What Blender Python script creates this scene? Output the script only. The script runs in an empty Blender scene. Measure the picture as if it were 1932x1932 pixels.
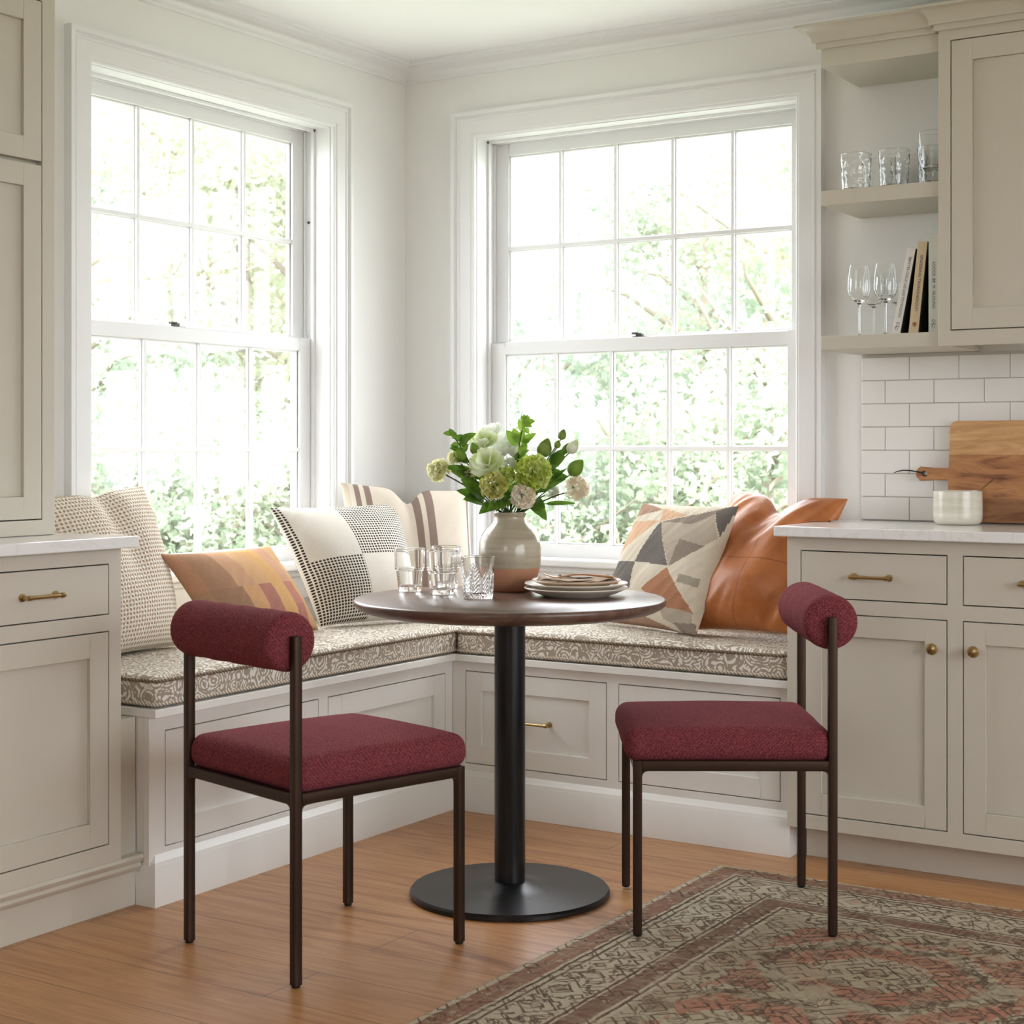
import bpy, bmesh, math, random
from mathutils import Vector, Matrix, noise as mnoise

C = bpy.context.scene.collection
PI = math.pi
random.seed(7)

# ------------------------------------------------------------------ camera
cam_d = bpy.data.cameras.new('camera')
cam = bpy.data.objects.new('camera', cam_d)
C.objects.link(cam)
F_PX, HOR, CXP = 3070.0, 846.0, 966.0
CC, SS = 4836 / math.hypot(4836, 3070), 3070 / math.hypot(4836, 3070)
CAM = Vector((3.404, -4.654, 1.13))
cam.location = CAM
cam.rotation_euler = (PI / 2, 0, math.atan2(SS, CC))
cam_d.sensor_width = 36
cam_d.lens = F_PX / 1932 * 36
cam_d.shift_y = -(966 - HOR) / 1932
cam_d.clip_start = 0.05
cam_d.dof.use_dof = True
cam_d.dof.focus_distance = 4.5
cam_d.dof.aperture_fstop = 8
bpy.context.scene.camera = cam


def ray(px, py):
    """direction of the photograph's sight line through a pixel (depth 1)"""
    a = (px - CXP) / F_PX
    return Vector((a * CC - SS, a * SS + CC, -(py - HOR) / F_PX))


def at(px, py, **k):
    d = ray(px, py)
    (n, v), = k.items()
    if n == 'd':
        return CAM + d * v
    i = 'xyz'.index(n)
    return CAM + d * ((v - CAM[i]) / d[i])


# ------------------------------------------------------------------ materials
def lin(c):
    c /= 255.0
    return c / 12.92 if c <= 0.04045 else ((c + 0.055) / 1.055) ** 2.4


def rgb(r, g, b):
    return (lin(r), lin(g), lin(b), 1.0)


class NT:
    def __init__(s, name):
        s.m = bpy.data.materials.new(name)
        s.m.use_nodes = True
        s.t = s.m.node_tree
        s.b = s.t.nodes['Principled BSDF']
        s.out = s.t.nodes['Material Output']

    def n(s, typ, **kw):
        nd = s.t.nodes.new(typ)
        for k, v in kw.items():
            if k in nd.inputs:
                s.set(nd.inputs[k], v)
            else:
                setattr(nd, k, v)
        return nd

    def set(s, sock, v):
        if isinstance(v, bpy.types.NodeSocket):
            s.t.links.new(v, sock)
        else:
            sock.default_value = v

    def coord(s, kind='Object', scale=(1, 1, 1), loc=(0, 0, 0), rot=(0, 0, 0)):
        tc = s.n('ShaderNodeTexCoord')
        mp = s.n('ShaderNodeMapping')
        s.t.links.new(tc.outputs[kind], mp.inputs['Vector'])
        mp.inputs['Scale'].default_value = scale
        mp.inputs['Location'].default_value = loc
        mp.inputs['Rotation'].default_value = rot
        return mp.outputs['Vector']

    def noise(s, vec, scale, detail=3, rough=.5, dist=0):
        nd = s.n('ShaderNodeTexNoise')
        s.set(nd.inputs['Vector'], vec)
        nd.inputs['Scale'].default_value = scale
        nd.inputs['Detail'].default_value = detail
        nd.inputs['Roughness'].default_value = rough
        nd.inputs['Distortion'].default_value = dist
        return nd.outputs['Fac']

    def math(s, op, a, b=0.0, c=None, clamp=False):
        nd = s.n('ShaderNodeMath', operation=op, use_clamp=clamp)
        s.set(nd.inputs[0], a)
        s.set(nd.inputs[1], b)
        if c is not None:
            s.set(nd.inputs[2], c)
        return nd.outputs[0]

    def ramp(s, fac, stops, interp='LINEAR'):
        nd = s.n('ShaderNodeValToRGB')
        nd.color_ramp.interpolation = interp
        els = nd.color_ramp.elements
        while len(els) > 1:
            els.remove(els[-1])
        els[0].position, els[0].color = stops[0][0], stops[0][1]
        for p, c in stops[1:]:
            e = els.new(p)
            e.color = c
        s.set(nd.inputs['Fac'], fac)
        return nd.outputs['Color']

    def mix(s, fac, a, b, mode='MIX'):
        nd = s.n('ShaderNodeMix', data_type='RGBA', blend_type=mode)
        s.set(nd.inputs[0], fac)
        s.set(nd.inputs[6], a)
        s.set(nd.inputs[7], b)
        return nd.outputs[2]

    def sep(s, vec):
        nd = s.n('ShaderNodeSeparateXYZ')
        s.set(nd.inputs[0], vec)
        return nd.outputs

    def bump(s, h, strength=.3, dist=.002):
        nd = s.n('ShaderNodeBump')
        s.set(nd.inputs['Height'], h)
        nd.inputs['Strength'].default_value = strength
        nd.inputs['Distance'].default_value = dist
        s.t.links.new(nd.outputs['Normal'], s.b.inputs['Normal'])

    def base(s, col=None, rough=None, metal=None, spec=None, **kw):
        if col is not None:
            s.set(s.b.inputs['Base Color'], col)
        if rough is not None:
            s.set(s.b.inputs['Roughness'], rough)
        if metal is not None:
            s.b.inputs['Metallic'].default_value = metal
        if spec is not None:
            s.b.inputs['Specular IOR Level'].default_value = spec
        for k, v in kw.items():
            s.set(s.b.inputs[k.replace('_', ' ')], v)
        return s.m


def grey(v):
    return (v, v, v, 1)


def paint(name, c, rough=.45, var=.03, bumpy=.04):
    t = NT(name)
    v = t.coord()
    n = t.noise(v, 2.5, 4)
    c2 = tuple(min(1, x * (1 - var)) for x in c[:3]) + (1,)
    t.base(t.mix(n, c, c2), rough)
    t.bump(t.noise(v, 180, 2), bumpy, .001)
    return t.m


M = {}
M['wall'] = paint('wall_paint', rgb(231, 230, 227), .6)
M['ceiling'] = paint('ceiling_paint', rgb(246, 246, 245), .7)
M['trim'] = paint('trim_paint', rgb(231, 231, 231), .35, .015)
M['greige'] = paint('greige_cabinet_paint', rgb(200, 194, 180), .42, .03)
M['oat'] = paint('pale_bench_paint', rgb(232, 230, 224), .4, .03)


def simple(name, c, rough, metal=0, **kw):
    t = NT(name)
    n = t.noise(t.coord(), 14, 4)
    c2 = tuple(min(1, x * .86) for x in c[:3]) + (1,)
    return t.base(t.mix(n, c, c2), rough, metal, **kw)


M['brass'] = simple('aged_brass', rgb(192, 166, 116), .28, 1)
M['bronze'] = simple('bronze_brown_metal', rgb(66, 50, 40), .38, .75)
M['black'] = simple('matt_black_steel', rgb(28, 28, 29), .3, .3)
M['rubber'] = simple('black_glide', rgb(20, 19, 18), .5)
M['pewter'] = simple('dark_pewter', rgb(70, 68, 62), .4, .8)
M['copper'] = simple('copper_flatware', rgb(196, 150, 120), .28, 1)
M['dark_inside'] = simple('dark_gap', rgb(60, 54, 48), .8)
M['cord'] = simple('black_leather_cord', rgb(22, 20, 19), .6)


def glass(name, bump_kind=None):
    t = NT(name)
    t.base((.985, .99, .988, 1), .0, Transmission_Weight=1.0, IOR=1.46)
    if bump_kind == 'hammer':
        v = t.n('ShaderNodeTexVoronoi', feature='SMOOTH_F1')
        t.set(v.inputs['Vector'], t.coord())
        v.inputs['Scale'].default_value = 75
        z = t.sep(t.coord())[2]
        t.bump(v.outputs['Distance'], .45, .004)
    return t.m


M['glass'] = glass('clear_glass')
M['glass_hammer'] = glass('hammered_glass', 'hammer')


def window_glass():
    m = bpy.data.materials.new('window_glass')
    m.use_nodes = True
    t = m.node_tree
    t.nodes.clear()
    o = t.nodes.new('ShaderNodeOutputMaterial')
    mx = t.nodes.new('ShaderNodeMixShader')
    tr = t.nodes.new('ShaderNodeBsdfTransparent')
    gl = t.nodes.new('ShaderNodeBsdfGlossy')
    lw = t.nodes.new('ShaderNodeLayerWeight')
    pw = t.nodes.new('ShaderNodeMath')
    pw.operation = 'POWER'
    pw.inputs[1].default_value = 5.0
    ma = t.nodes.new('ShaderNodeMath')
    ma.operation = 'MULTIPLY_ADD'
    ma.inputs[1].default_value = .9
    ma.inputs[2].default_value = .03
    nz = t.nodes.new('ShaderNodeTexNoise')
    nz.inputs['Scale'].default_value = 3
    bp = t.nodes.new('ShaderNodeBump')
    bp.inputs['Strength'].default_value = .02
    t.links.new(nz.outputs['Fac'], bp.inputs['Height'])
    t.links.new(bp.outputs['Normal'], gl.inputs['Normal'])
    gl.inputs['Roughness'].default_value = .02
    t.links.new(lw.outputs['Facing'], pw.inputs[0])
    t.links.new(pw.outputs[0], ma.inputs[0])
    t.links.new(ma.outputs[0], mx.inputs[0])
    t.links.new(tr.outputs[0], mx.inputs[1])
    t.links.new(gl.outputs[0], mx.inputs[2])
    t.links.new(mx.outputs[0], o.inputs[0])
    return m


M['pane'] = window_glass()


def m_floor():
    t = NT('oak_planks')
    v = t.coord(loc=(.727, 1.55, 0))
    br = t.n('ShaderNodeTexBrick', offset=.37, offset_frequency=2)
    t.set(br.inputs['Vector'], v)
    br.inputs['Scale'].default_value = 1
    br.inputs['Brick Width'].default_value = 1.9
    br.inputs['Row Height'].default_value = .182
    br.inputs['Mortar Size'].default_value = .0011
    br.inputs['Mortar Smooth'].default_value = .2
    br.inputs['Color1'].default_value = grey(0)
    br.inputs['Color2'].default_value = grey(1)
    br.inputs['Mortar'].default_value = grey(.5)
    br.inputs['Bias'].default_value = 0
    x, y, z = t.sep(v)[:3]
    row = t.math('FLOOR', t.math('DIVIDE', y, .182))
    cmb = t.n('ShaderNodeCombineXYZ')
    t.set(cmb.inputs[0], t.math('MULTIPLY_ADD', row, 7.31, t.math('MULTIPLY', x, .9)))
    t.set(cmb.inputs[1], t.math('MULTIPLY', y, 9))
    g1 = t.noise(cmb.outputs[0], 2.0, 6, .58, 1.6)
    cm2 = t.n('ShaderNodeCombineXYZ')
    t.set(cm2.inputs[0], t.math('MULTIPLY_ADD', row, 3.7, t.math('MULTIPLY', x, 2.2)))
    t.set(cm2.inputs[1], t.math('MULTIPLY', y, 90))
    g2 = t.noise(cm2.outputs[0], 2.0, 4, .6, .2)
    c = t.ramp(g1, [(.22, rgb(118, 74, 43)), (.42, rgb(166, 114, 71)), (.56, rgb(188, 138, 92)), (.68, rgb(160, 108, 66)), (.85, rgb(128, 82, 48))])
    c = t.mix(t.math('MULTIPLY', br.outputs['Color'], .55), c, rgb(196, 146, 96))
    c = t.mix(t.ramp(g2, [(.45, grey(0)), (.75, grey(.38))]), c, rgb(108, 68, 40))
    kn = t.noise(t.coord(scale=(3, 9, 1)), 1.0, 2)
    c = t.mix(t.ramp(kn, [(.72, grey(0)), (.8, grey(.6))]), c, rgb(84, 48, 26))
    c = t.mix(br.outputs['Fac'], c, rgb(48, 28, 16))
    t.base(c, t.math('MULTIPLY_ADD', g2, .18, .24), spec=.45)
    h = t.math('SUBTRACT', t.math('MULTIPLY', g2, .25), br.outputs['Fac'])
    t.bump(h, .25, .0012)
    return t.m


M['floor'] = m_floor()


def m_wood(name, stops, sc=(1, 14, 14), rough=.35, seed=0, dist=1.2):
    t = NT(name)
    v = t.coord(scale=sc, loc=(seed, seed * .7, 0))
    g = t.noise(v, 2.4, 6, .6, dist)
    f = t.noise(t.coord(scale=(sc[0] * 3, sc[1] * 5, sc[2] * 5)), 3, 3)
    c = t.ramp(g, stops)
    c = t.mix(t.math('MULTIPLY', f, .3), c, stops[0][1])
    t.base(c, rough)
    t.bump(f, .08, .0006)
    return t.m


M['walnut'] = m_wood('walnut_top', [(.25, rgb(72, 52, 43)), (.5, rgb(102, 77, 65)), (.75, rgb(126, 101, 87))], (.9, 9, 9), .3)


def m_board():
    t = NT('acacia_board')
    v = t.coord(scale=(1.2, 1, 7), loc=(3, 0, 1))
    g = t.noise(v, 3.2, 7, .6, 1.8)
    z = t.sep(t.coord())[2]
    strip = t.math('GREATER_THAN', z, .192)
    strip2 = t.math('LESS_THAN', z, .068)
    dark = t.ramp(g, [(.3, rgb(98, 60, 38)), (.45, rgb(154, 104, 68)), (.6, rgb(182, 130, 84)), (.75, rgb(140, 90, 56))])
    light = t.ramp(g, [(.3, rgb(166, 122, 78)), (.5, rgb(194, 150, 102)), (.7, rgb(212, 172, 122))])
    mid = t.ramp(g, [(.3, rgb(112, 72, 46)), (.6, rgb(156, 110, 74)), (.8, rgb(168, 122, 82))])
    c = t.mix(strip, dark, light)
    c = t.mix(strip2, c, mid)
    t.base(c, .42)
    t.bump(t.noise(t.coord(scale=(8, 1, 70)), 3, 3), .1, .0006)
    return t.m


M['board'] = m_board()


def m_quartz():
    t = NT('white_quartz')
    v = t.coord()
    n = t.noise(v, 5, 8, .6, 2.2)
    vein = t.ramp(n, [(.47, rgb(234, 234, 232)), (.5, rgb(225, 225, 223)), (.53, rgb(234, 234, 232))])
    t.base(vein, .14)
    return t.m


M['quartz'] = m_quartz()


def m_ceramic(name, c1, c2, rough=.2, bands=60, speck=.4):
    t = NT(name)
    z = t.sep(t.coord())[2]
    n = t.noise(t.coord(scale=(4, 4, bands)), 1.0, 4, .6)
    s = t.noise(t.coord(), 260, 1)
    c = t.mix(t.ramp(n, [(.35, grey(0)), (.65, grey(1))]), c1, c2)
    c = t.mix(t.ramp(s, [(.70, grey(0)), (.74, grey(speck))]), c, rgb(120, 100, 78))
    t.base(c, rough)
    t.bump(n, .12, .0012)
    return t.m


M['glaze'] = m_ceramic('sage_beige_glaze', rgb(186, 178, 158), rgb(160, 150, 128), .16)
M['terracotta'] = m_ceramic('bare_terracotta', rgb(192, 142, 112), rgb(180, 128, 98), .75, 20)
M['crock'] = m_ceramic('cream_glaze', rgb(226, 222, 208), rgb(204, 198, 182), .22, 50, .0)
M['plate'] = m_ceramic('warm_stoneware', rgb(222, 212, 196), rgb(208, 197, 180), .35, 30, .1)
M['plate_pink'] = m_ceramic('blush_stoneware', rgb(214, 192, 168), rgb(202, 178, 154), .4, 30)
M['tile'] = None


def m_tile():
    t = NT('white_subway_tile')
    n = t.noise(t.coord(), 6, 3)
    t.base(t.mix(n, rgb(233, 231, 227), rgb(224, 221, 217)), .22)
    t.bump(t.noise(t.coord(), 18, 2), .08, .002)
    return t.m


M['tile'] = m_tile()
M['grout'] = simple('grey_grout', rgb(196, 192, 184), .8)


def m_boucle(name='burgundy_boucle', c1=(128, 62, 67), c2=(152, 84, 88), c3=(96, 43, 49)):
    t = NT(name)
    v = t.coord()
    w = t.n('ShaderNodeTexWave', wave_type='BANDS', bands_direction='DIAGONAL')
    t.set(w.inputs['Vector'], v)
    w.inputs['Scale'].default_value = 62
    w.inputs['Distortion'].default_value = 7.0
    w.inputs['Detail'].default_value = 2
    w.inputs['Detail Scale'].default_value = 3
    vo = t.n('ShaderNodeTexVoronoi')
    t.set(vo.inputs['Vector'], v)
    vo.inputs['Scale'].default_value = 290
    h = t.math('ADD', t.math('MULTIPLY', w.outputs['Fac'], .3), t.math('MULTIPLY', t.math('SUBTRACT', 1, vo.outputs['Distance']), .7))
    c = t.ramp(h, [(.25, rgb(*c3)), (.6, rgb(*c1)), (1.0, rgb(*c2))])
    t.base(c, .95, spec=.1, Sheen_Weight=.12, Sheen_Roughness=.5, Sheen_Tint=rgb(200, 120, 130))
    t.bump(h, .8, .0035)
    return t.m


M['boucle'] = m_boucle()


def m_damask():
    t = NT('brown_cream_damask')
    v0 = t.coord()
    nz = t.n('ShaderNodeTexNoise')
    t.set(nz.inputs['Vector'], v0)
    nz.inputs['Scale'].default_value = 9
    nz.inputs['Detail'].default_value = 1
    vd = t.n('ShaderNodeVectorMath', operation='MULTIPLY_ADD')
    t.set(vd.inputs[0], nz.outputs['Color'])
    vd.inputs[1].default_value = (.05, .05, .05)
    t.set(vd.inputs[2], v0)
    vo = t.n('ShaderNodeTexVoronoi', feature='F1')
    t.set(vo.inputs['Vector'], vd.outputs[0])
    vo.inputs['Scale'].default_value = 20
    ring = t.math('SINE', t.math('MULTIPLY', vo.outputs['Distance'], 36))
    w = t.n('ShaderNodeTexWave', wave_type='RINGS')
    t.set(w.inputs['Vector'], vd.outputs[0])
    w.inputs['Scale'].default_value = 14
    w.inputs['Distortion'].default_value = 14
    w.inputs['Detail'].default_value = 2
    w.inputs['Detail Scale'].default_value = 2.2
    s = t.math('ADD', ring, t.math('MULTIPLY_ADD', w.outputs['Fac'], 1.6, -.8))
    f = t.ramp(s, [(.20, grey(0)), (.28, grey(1))])
    th = t.noise(t.coord(), 420, 1)
    c = t.mix(f, rgb(164, 151, 136), rgb(234, 229, 219))
    c = t.mix(t.math('MULTIPLY', th, .25), c, rgb(170, 158, 142))
    t.base(c, .9, spec=.15)
    t.bump(t.math('ADD', f, th), .35, .0012)
    return t.m


M['damask'] = m_damask()


def m_cord(name, c1, c2):
    t = NT(name)
    w = t.n('ShaderNodeTexWave', wave_type='BANDS', bands_direction='DIAGONAL')
    t.set(w.inputs['Vector'], t.coord())
    w.inputs['Scale'].default_value = 55
    w.inputs['Distortion'].default_value = .6
    t.base(t.mix(w.outputs['Fac'], c1, c2), .95, spec=.1)
    t.bump(w.outputs['Fac'], .6, .002)
    return t.m


M['piping'] = m_cord('cream_cord_piping', rgb(150, 134, 116), rgb(226, 216, 200))
M['piping_dark'] = m_cord('brown_cord_piping', rgb(96, 80, 66), rgb(150, 134, 116))


def weave_bump(t, n=260, s=.35):
    u, v = t.sep(t.coord('UV'))[:2]
    a = t.math('SINE', t.math('MULTIPLY', u, n * PI))
    b = t.math('SINE', t.math('MULTIPLY', v, n * PI))
    t.bump(t.math('ADD', t.math('MULTIPLY', a, b), t.noise(t.coord(), 90, 3)), s, .0015)


def cloth(name, c, var=.12, n=260):
    t = NT(name)
    nz = t.noise(t.coord(), 240, 2)
    nz2 = t.noise(t.coord(), 9, 3)
    c2 = tuple(x * (1 - var) for x in c[:3]) + (1,)
    t.base(t.mix(t.math('MULTIPLY', t.math('ADD', nz, nz2), .5), c, c2), .92, spec=.12, Sheen_Weight=.15)
    weave_bump(t, n)
    return t.m


def dots(t, n, thr, sharp=.12):
    u, v = t.sep(t.coord('UV'))[:2]
    a = t.math('ABSOLUTE', t.math('SINE', t.math('MULTIPLY', u, n * PI)))
    b = t.math('ABSOLUTE', t.math('SINE', t.math('MULTIPLY', v, n * PI)))
    return t.ramp(t.math('MULTIPLY', a, b), [(thr, grey(0)), (thr + sharp, grey(1))])


def m_p1():
    t = NT('cream_woven_lattice')
    d = dots(t, 40, .50)
    t.base(t.mix(d, rgb(228, 220, 206), rgb(168, 144, 118)), .95, spec=.1)
    u, v = t.sep(t.coord('UV'))[:2]
    a = t.math('SINE', t.math('MULTIPLY', u, 60 * PI))
    b = t.math('SINE', t.math('MULTIPLY', v, 60 * PI))
    t.bump(t.math('SUBTRACT', t.noise(t.coord(), 200, 2), t.math('MULTIPLY', a, b)), .5, .003)
    return t.m


def m_p3():
    t = NT('quartered_black_white_weave')
    u, v = t.sep(t.coord('UV'))[:2]
    u = t.math('ADD', u, t.math('MULTIPLY', t.math('MULTIPLY', u, t.math('SUBTRACT', 1, u)), .34))
    d = dots(t, 44, .40)
    x = t.math('GREATER_THAN', t.math('MULTIPLY', t.math('SUBTRACT', u, .5), t.math('SUBTRACT', v, .5)), 0)
    edge = t.math('LESS_THAN', u, .055)
    x = t.math('MAXIMUM', x, edge)
    nz = t.noise(t.coord(), 300, 2)
    white = t.mix(nz, rgb(236, 231, 221), rgb(214, 207, 195))
    c = t.mix(t.math('MULTIPLY', d, x), white, rgb(62, 57, 50))
    t.base(c, .95, spec=.1)
    weave_bump(t, 200)
    return t.m


def m_p4():
    t = NT('cream_wool_brown_stripes')
    u, v = t.sep(t.coord('UV'))[:2]
    K, W = rgb(213, 201, 184), rgb(128, 105, 95)
    c = t.ramp(u, [(0, rgb(196, 182, 164)), (.05, K), (.085, W), (.125, K), (.16, W), (.205, K), (.525, W), (.578, K), (.612, W), (.672, K),
                   (.955, W), (.975, K)], 'CONSTANT')
    tw = t.math('SINE', t.math('MULTIPLY', t.math('ADD', u, v), 500))
    c = t.mix(t.math('MULTIPLY_ADD', tw, .09, .09), c, rgb(240, 232, 220))
    t.base(c, .95, spec=.1)
    weave_bump(t, 220)
    return t.m


def m_attr(name, n=200):
    """woven cloth whose patches of coloured yarn are stored per face"""
    t = NT(name)
    a = t.n('ShaderNodeAttribute', attribute_name='yarn')
    nz = t.noise(t.coord(), 260, 2)
    c = t.mix(t.math('MULTIPLY', nz, .35), a.outputs['Color'], grey(.25), 'MULTIPLY')
    c = t.mix(t.math('MULTIPLY', t.noise(t.coord(), 500, 1), .25), c, rgb(235, 225, 210))
    t.base(c, .93, spec=.1)
    weave_bump(t, n)
    return t.m


M['p1'], M['p3'], M['p4'] = m_p1(), m_p3(), m_p4()
M['yarn'] = m_attr('patterned_wool')
M['yarn_fine'] = m_attr('patchwork_linen', 300)
M['cream_cloth'] = cloth('cream_backing', rgb(226, 214, 192))
M['back_cloth'] = cloth('oatmeal_backing', rgb(222, 208, 184))
M['napkin'] = cloth('blush_linen', rgb(206, 182, 160), .15, 90)
M['napkin2'] = cloth('oat_linen', rgb(206, 196, 180), .15, 90)


def m_leather():
    t = NT('cognac_leather')
    v = t.coord()
    n = t.noise(v, 6, 5, .6)
    c = t.ramp(n, [(.3, rgb(150, 84, 42)), (.55, rgb(184, 112, 60)), (.75, rgb(202, 132, 78))])
    u, w = t.sep(t.coord('UV'))[:2]
    su = t.math('LESS_THAN', t.math('ABSOLUTE', t.math('SUBTRACT', u, .56)), .0035)
    sv = t.math('LESS_THAN', t.math('ABSOLUTE', t.math('SUBTRACT', w, .44)), .0035)
    seam = t.math('MAXIMUM', su, sv)
    c = t.mix(t.math('MULTIPLY', seam, .55), c, rgb(96, 50, 24))
    t.base(c, t.math('MULTIPLY_ADD', n, .2, .26), spec=.5)
    vo = t.n('ShaderNodeTexVoronoi')
    t.set(vo.inputs['Vector'], v)
    vo.inputs['Scale'].default_value = 300
    t.bump(t.math('SUBTRACT', t.math('MULTIPLY', vo.outputs['Distance'], .3), t.math('MULTIPLY', seam, 2)), .25, .0015)
    return t.m


M['leather'] = m_leather()


def m_rug():
    t = NT('faded_persian_rug')
    tc = t.coord()
    # wear and hand-knotted wobble
    nz = t.n('ShaderNodeTexNoise')
    t.set(nz.inputs['Vector'], tc)
    nz.inputs['Scale'].default_value = 24
    nz.inputs['Detail'].default_value = 3
    wob = t.n('ShaderNodeVectorMath', operation='MULTIPLY_ADD')
    t.set(wob.inputs[0], nz.outputs['Color'])
    wob.inputs[1].default_value = (.012, .012, 0)
    t.set(wob.inputs[2], tc)
    x, y, z = t.sep(wob.outputs[0])[:3]
    L, T = 1.524, -.639
    dl = t.math('SUBTRACT', x, L + .008)
    dt = t.math('SUBTRACT', T + .008, y)
    dr = t.math('SUBTRACT', L + 1.62, x)
    db = t.math('SUBTRACT', y, T - 2.5)
    d = t.math('MINIMUM', t.math('MINIMUM', dl, dt), t.math('MINIMUM', dr, db))
    cream, brown, red, dark, sage = rgb(206, 196, 174), rgb(118, 86, 72), rgb(178, 118, 98), rgb(74, 56, 46), rgb(182, 172, 148)
    # motifs from cells
    def cells(scale, feature='F1', metric='MANHATTAN', vec=None):
        vo = t.n('ShaderNodeTexVoronoi', feature=feature, distance=metric)
        t.set(vo.inputs['Vector'], vec or wob.outputs[0])
        vo.inputs['Scale'].default_value = scale
        return vo
    v1 = cells(12)
    cn = t.noise(wob.outputs[0], 15, 3, .55, .9)
    squig = t.ramp(t.math('ABSOLUTE', t.math('SUBTRACT', cn, .5)), [(.016, grey(1)), (.034, grey(0))])
    brk = t.noise(tc, 13, 3)
    ring = t.math('SINE', t.math('MULTIPLY', v1.outputs['Distance'], 17))
    line1 = t.ramp(ring, [(.62, grey(0)), (.78, grey(1))])
    v2 = cells(34)
    sp2 = t.ramp(v2.outputs['Distance'], [(.32, grey(1)), (.42, grey(0))])
    cellcol = t.sep(v1.outputs['Color'])
    # border base
    rust = rgb(146, 104, 86)
    st = [(0, cream), (.010 / .5, rust), (.068 / .5, cream), (.076 / .5, dark), (.083 / .5, cream), (.094 / .5, dark), (.102 / .5, cream), (.222 / .5, dark), (.229 / .5, cream),
          (.236 / .5, brown), (.288 / .5, cream), (.296 / .5, dark), (.303 / .5, cream), (.313 / .5, sage), (.40 / .5, red)]
    rag = t.math('ADD', d, t.math('MULTIPLY', t.math('GREATER_THAN', d, .33), t.math('MULTIPLY_ADD', t.noise(tc, 14, 3), .16, -.08)))
    base = t.ramp(t.math('DIVIDE', rag, .5), st, 'CONSTANT')
    inband = t.ramp(t.math('DIVIDE', d, .5), [(0, grey(0)), (.108 / .5, grey(1)), (.216 / .5, grey(0)), (.318 / .5, grey(1))], 'CONSTANT')
    innar = t.ramp(t.math('DIVIDE', d, .5), [(0, grey(0)), (.012 / .5, grey(1)), (.064 / .5, grey(0)), (.240 / .5, grey(1)), (.284 / .5, grey(0))], 'CONSTANT')
    # field medallions: stepped elongated hexagons
    def hexd(cx, cy, sx, sy):
        ax = t.math('DIVIDE', t.math('ABSOLUTE', t.math('SUBTRACT', x, cx)), sx)
        ay = t.math('DIVIDE', t.math('ABSOLUTE', t.math('SUBTRACT', y, cy)), sy)
        st1 = t.math('DIVIDE', t.math('FLOOR', t.math('MULTIPLY', ax, 14)), 14)
        return t.math('MAXIMUM', t.math('MULTIPLY_ADD', ay, .62, st1), ay)
    infield = t.math('GREATER_THAN', rag, .40)
    col = base
    h1 = hexd(2.20, -1.29, .30, .23)
    h2 = hexd(2.06, -1.78, .27, .26)
    h3 = hexd(2.66, -1.62, .26, .30)
    for h in (h1, h2, h3):
        m1 = t.math('MULTIPLY', t.math('LESS_THAN', h, 1.0), infield)
        col = t.mix(m1, col, sage)
        m1 = t.math('MULTIPLY', t.math('MULTIPLY', t.math('LESS_THAN', h, .9), infield), t.ramp(brk, [(.4, grey(.1)), (.55, grey(.9))]))
        col = t.mix(m1, col, dark)
        m1 = t.math('MULTIPLY', t.math('LESS_THAN', h, .78), infield)
        col = t.mix(m1, col, red)
        m1 = t.math('MULTIPLY', t.math('LESS_THAN', h, .45), infield)
        col = t.mix(m1, col, sage)
    # motif colours laid over
    mc = t.ramp(cellcol[0], [(0, brown), (.35, red), (.6, dark), (.8, sage)], 'CONSTANT')
    blob = t.ramp(v1.outputs['Distance'], [(.30, grey(1)), (.42, grey(0))])
    col = t.mix(t.math('MULTIPLY', t.math('MULTIPLY', blob, inband), .6), col, mc)
    col = t.mix(t.math('MULTIPLY', t.math('MULTIPLY', line1, inband), .5), col, dark)
    col = t.mix(t.math('MULTIPLY', t.math('MULTIPLY', sp2, innar), .55), col, cream)
    col = t.mix(t.math('MULTIPLY', t.math('MULTIPLY', squig, inband), .9), col, dark)
    # distress: washed-out streaks and fade
    w1 = t.noise(t.coord(scale=(1, 5, 1)), 7, 5, .7)
    w2 = t.noise(t.coord(scale=(6, 1, 1)), 6, 5, .7)
    w3 = t.noise(tc, 3.0, 4, .6)
    fade = t.math('MULTIPLY', t.math('ADD', t.ramp(w1, [(.5, grey(0)), (.68, grey(1))]), t.ramp(w2, [(.5, grey(0)), (.68, grey(1))])), .42)
    col = t.mix(fade, col, rgb(190, 176, 150))
    col = t.mix(t.ramp(w3, [(.45, grey(0)), (.75, grey(.4))]), col, rgb(150, 124, 104))
    patch = t.noise(tc, 5.5, 3, .6)
    col = t.mix(t.math('MULTIPLY', t.ramp(patch, [(.56, grey(0)), (.60, grey(.7))]), infield), col, sage)
    col = t.mix(t.math('MULTIPLY', t.math('MULTIPLY', line1, t.ramp(brk, [(.42, grey(0)), (.52, grey(1))])), .8), col, dark)
    th1 = t.noise(t.coord(scale=(1.5, 130, 1)), 2.0, 3, .6)
    th2 = t.noise(t.coord(scale=(130, 1.5, 1)), 2.0, 3, .6)
    thr = t.math('MAXIMUM', t.ramp(th1, [(.56, grey(0)), (.66, grey(1))]), t.ramp(th2, [(.56, grey(0)), (.66, grey(1))]))
    col = t.mix(t.math('MULTIPLY', thr, .36), col, rgb(206, 194, 172))
    col = t.mix(.05, col, rgb(206, 190, 170))
    # knots
    kx = t.math('SINE', t.math('MULTIPLY', x, 900))
    ky = t.math('SINE', t.math('MULTIPLY', y, 900))
    k = t.math('MULTIPLY', kx, ky)
    col = t.mix(t.math('MULTIPLY_ADD', k, .16, .16), col, rgb(100, 86, 72))
    t.base(col, .97, spec=.05)
    t.bump(t.math('ADD', k, t.math('MULTIPLY', t.noise(tc, 160, 3), 1.4)), .5, .002)
    return t.m


M['rug'] = m_rug()
M['selvage'] = simple('woven_rug_edge', rgb(186, 172, 150), .95)


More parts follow.
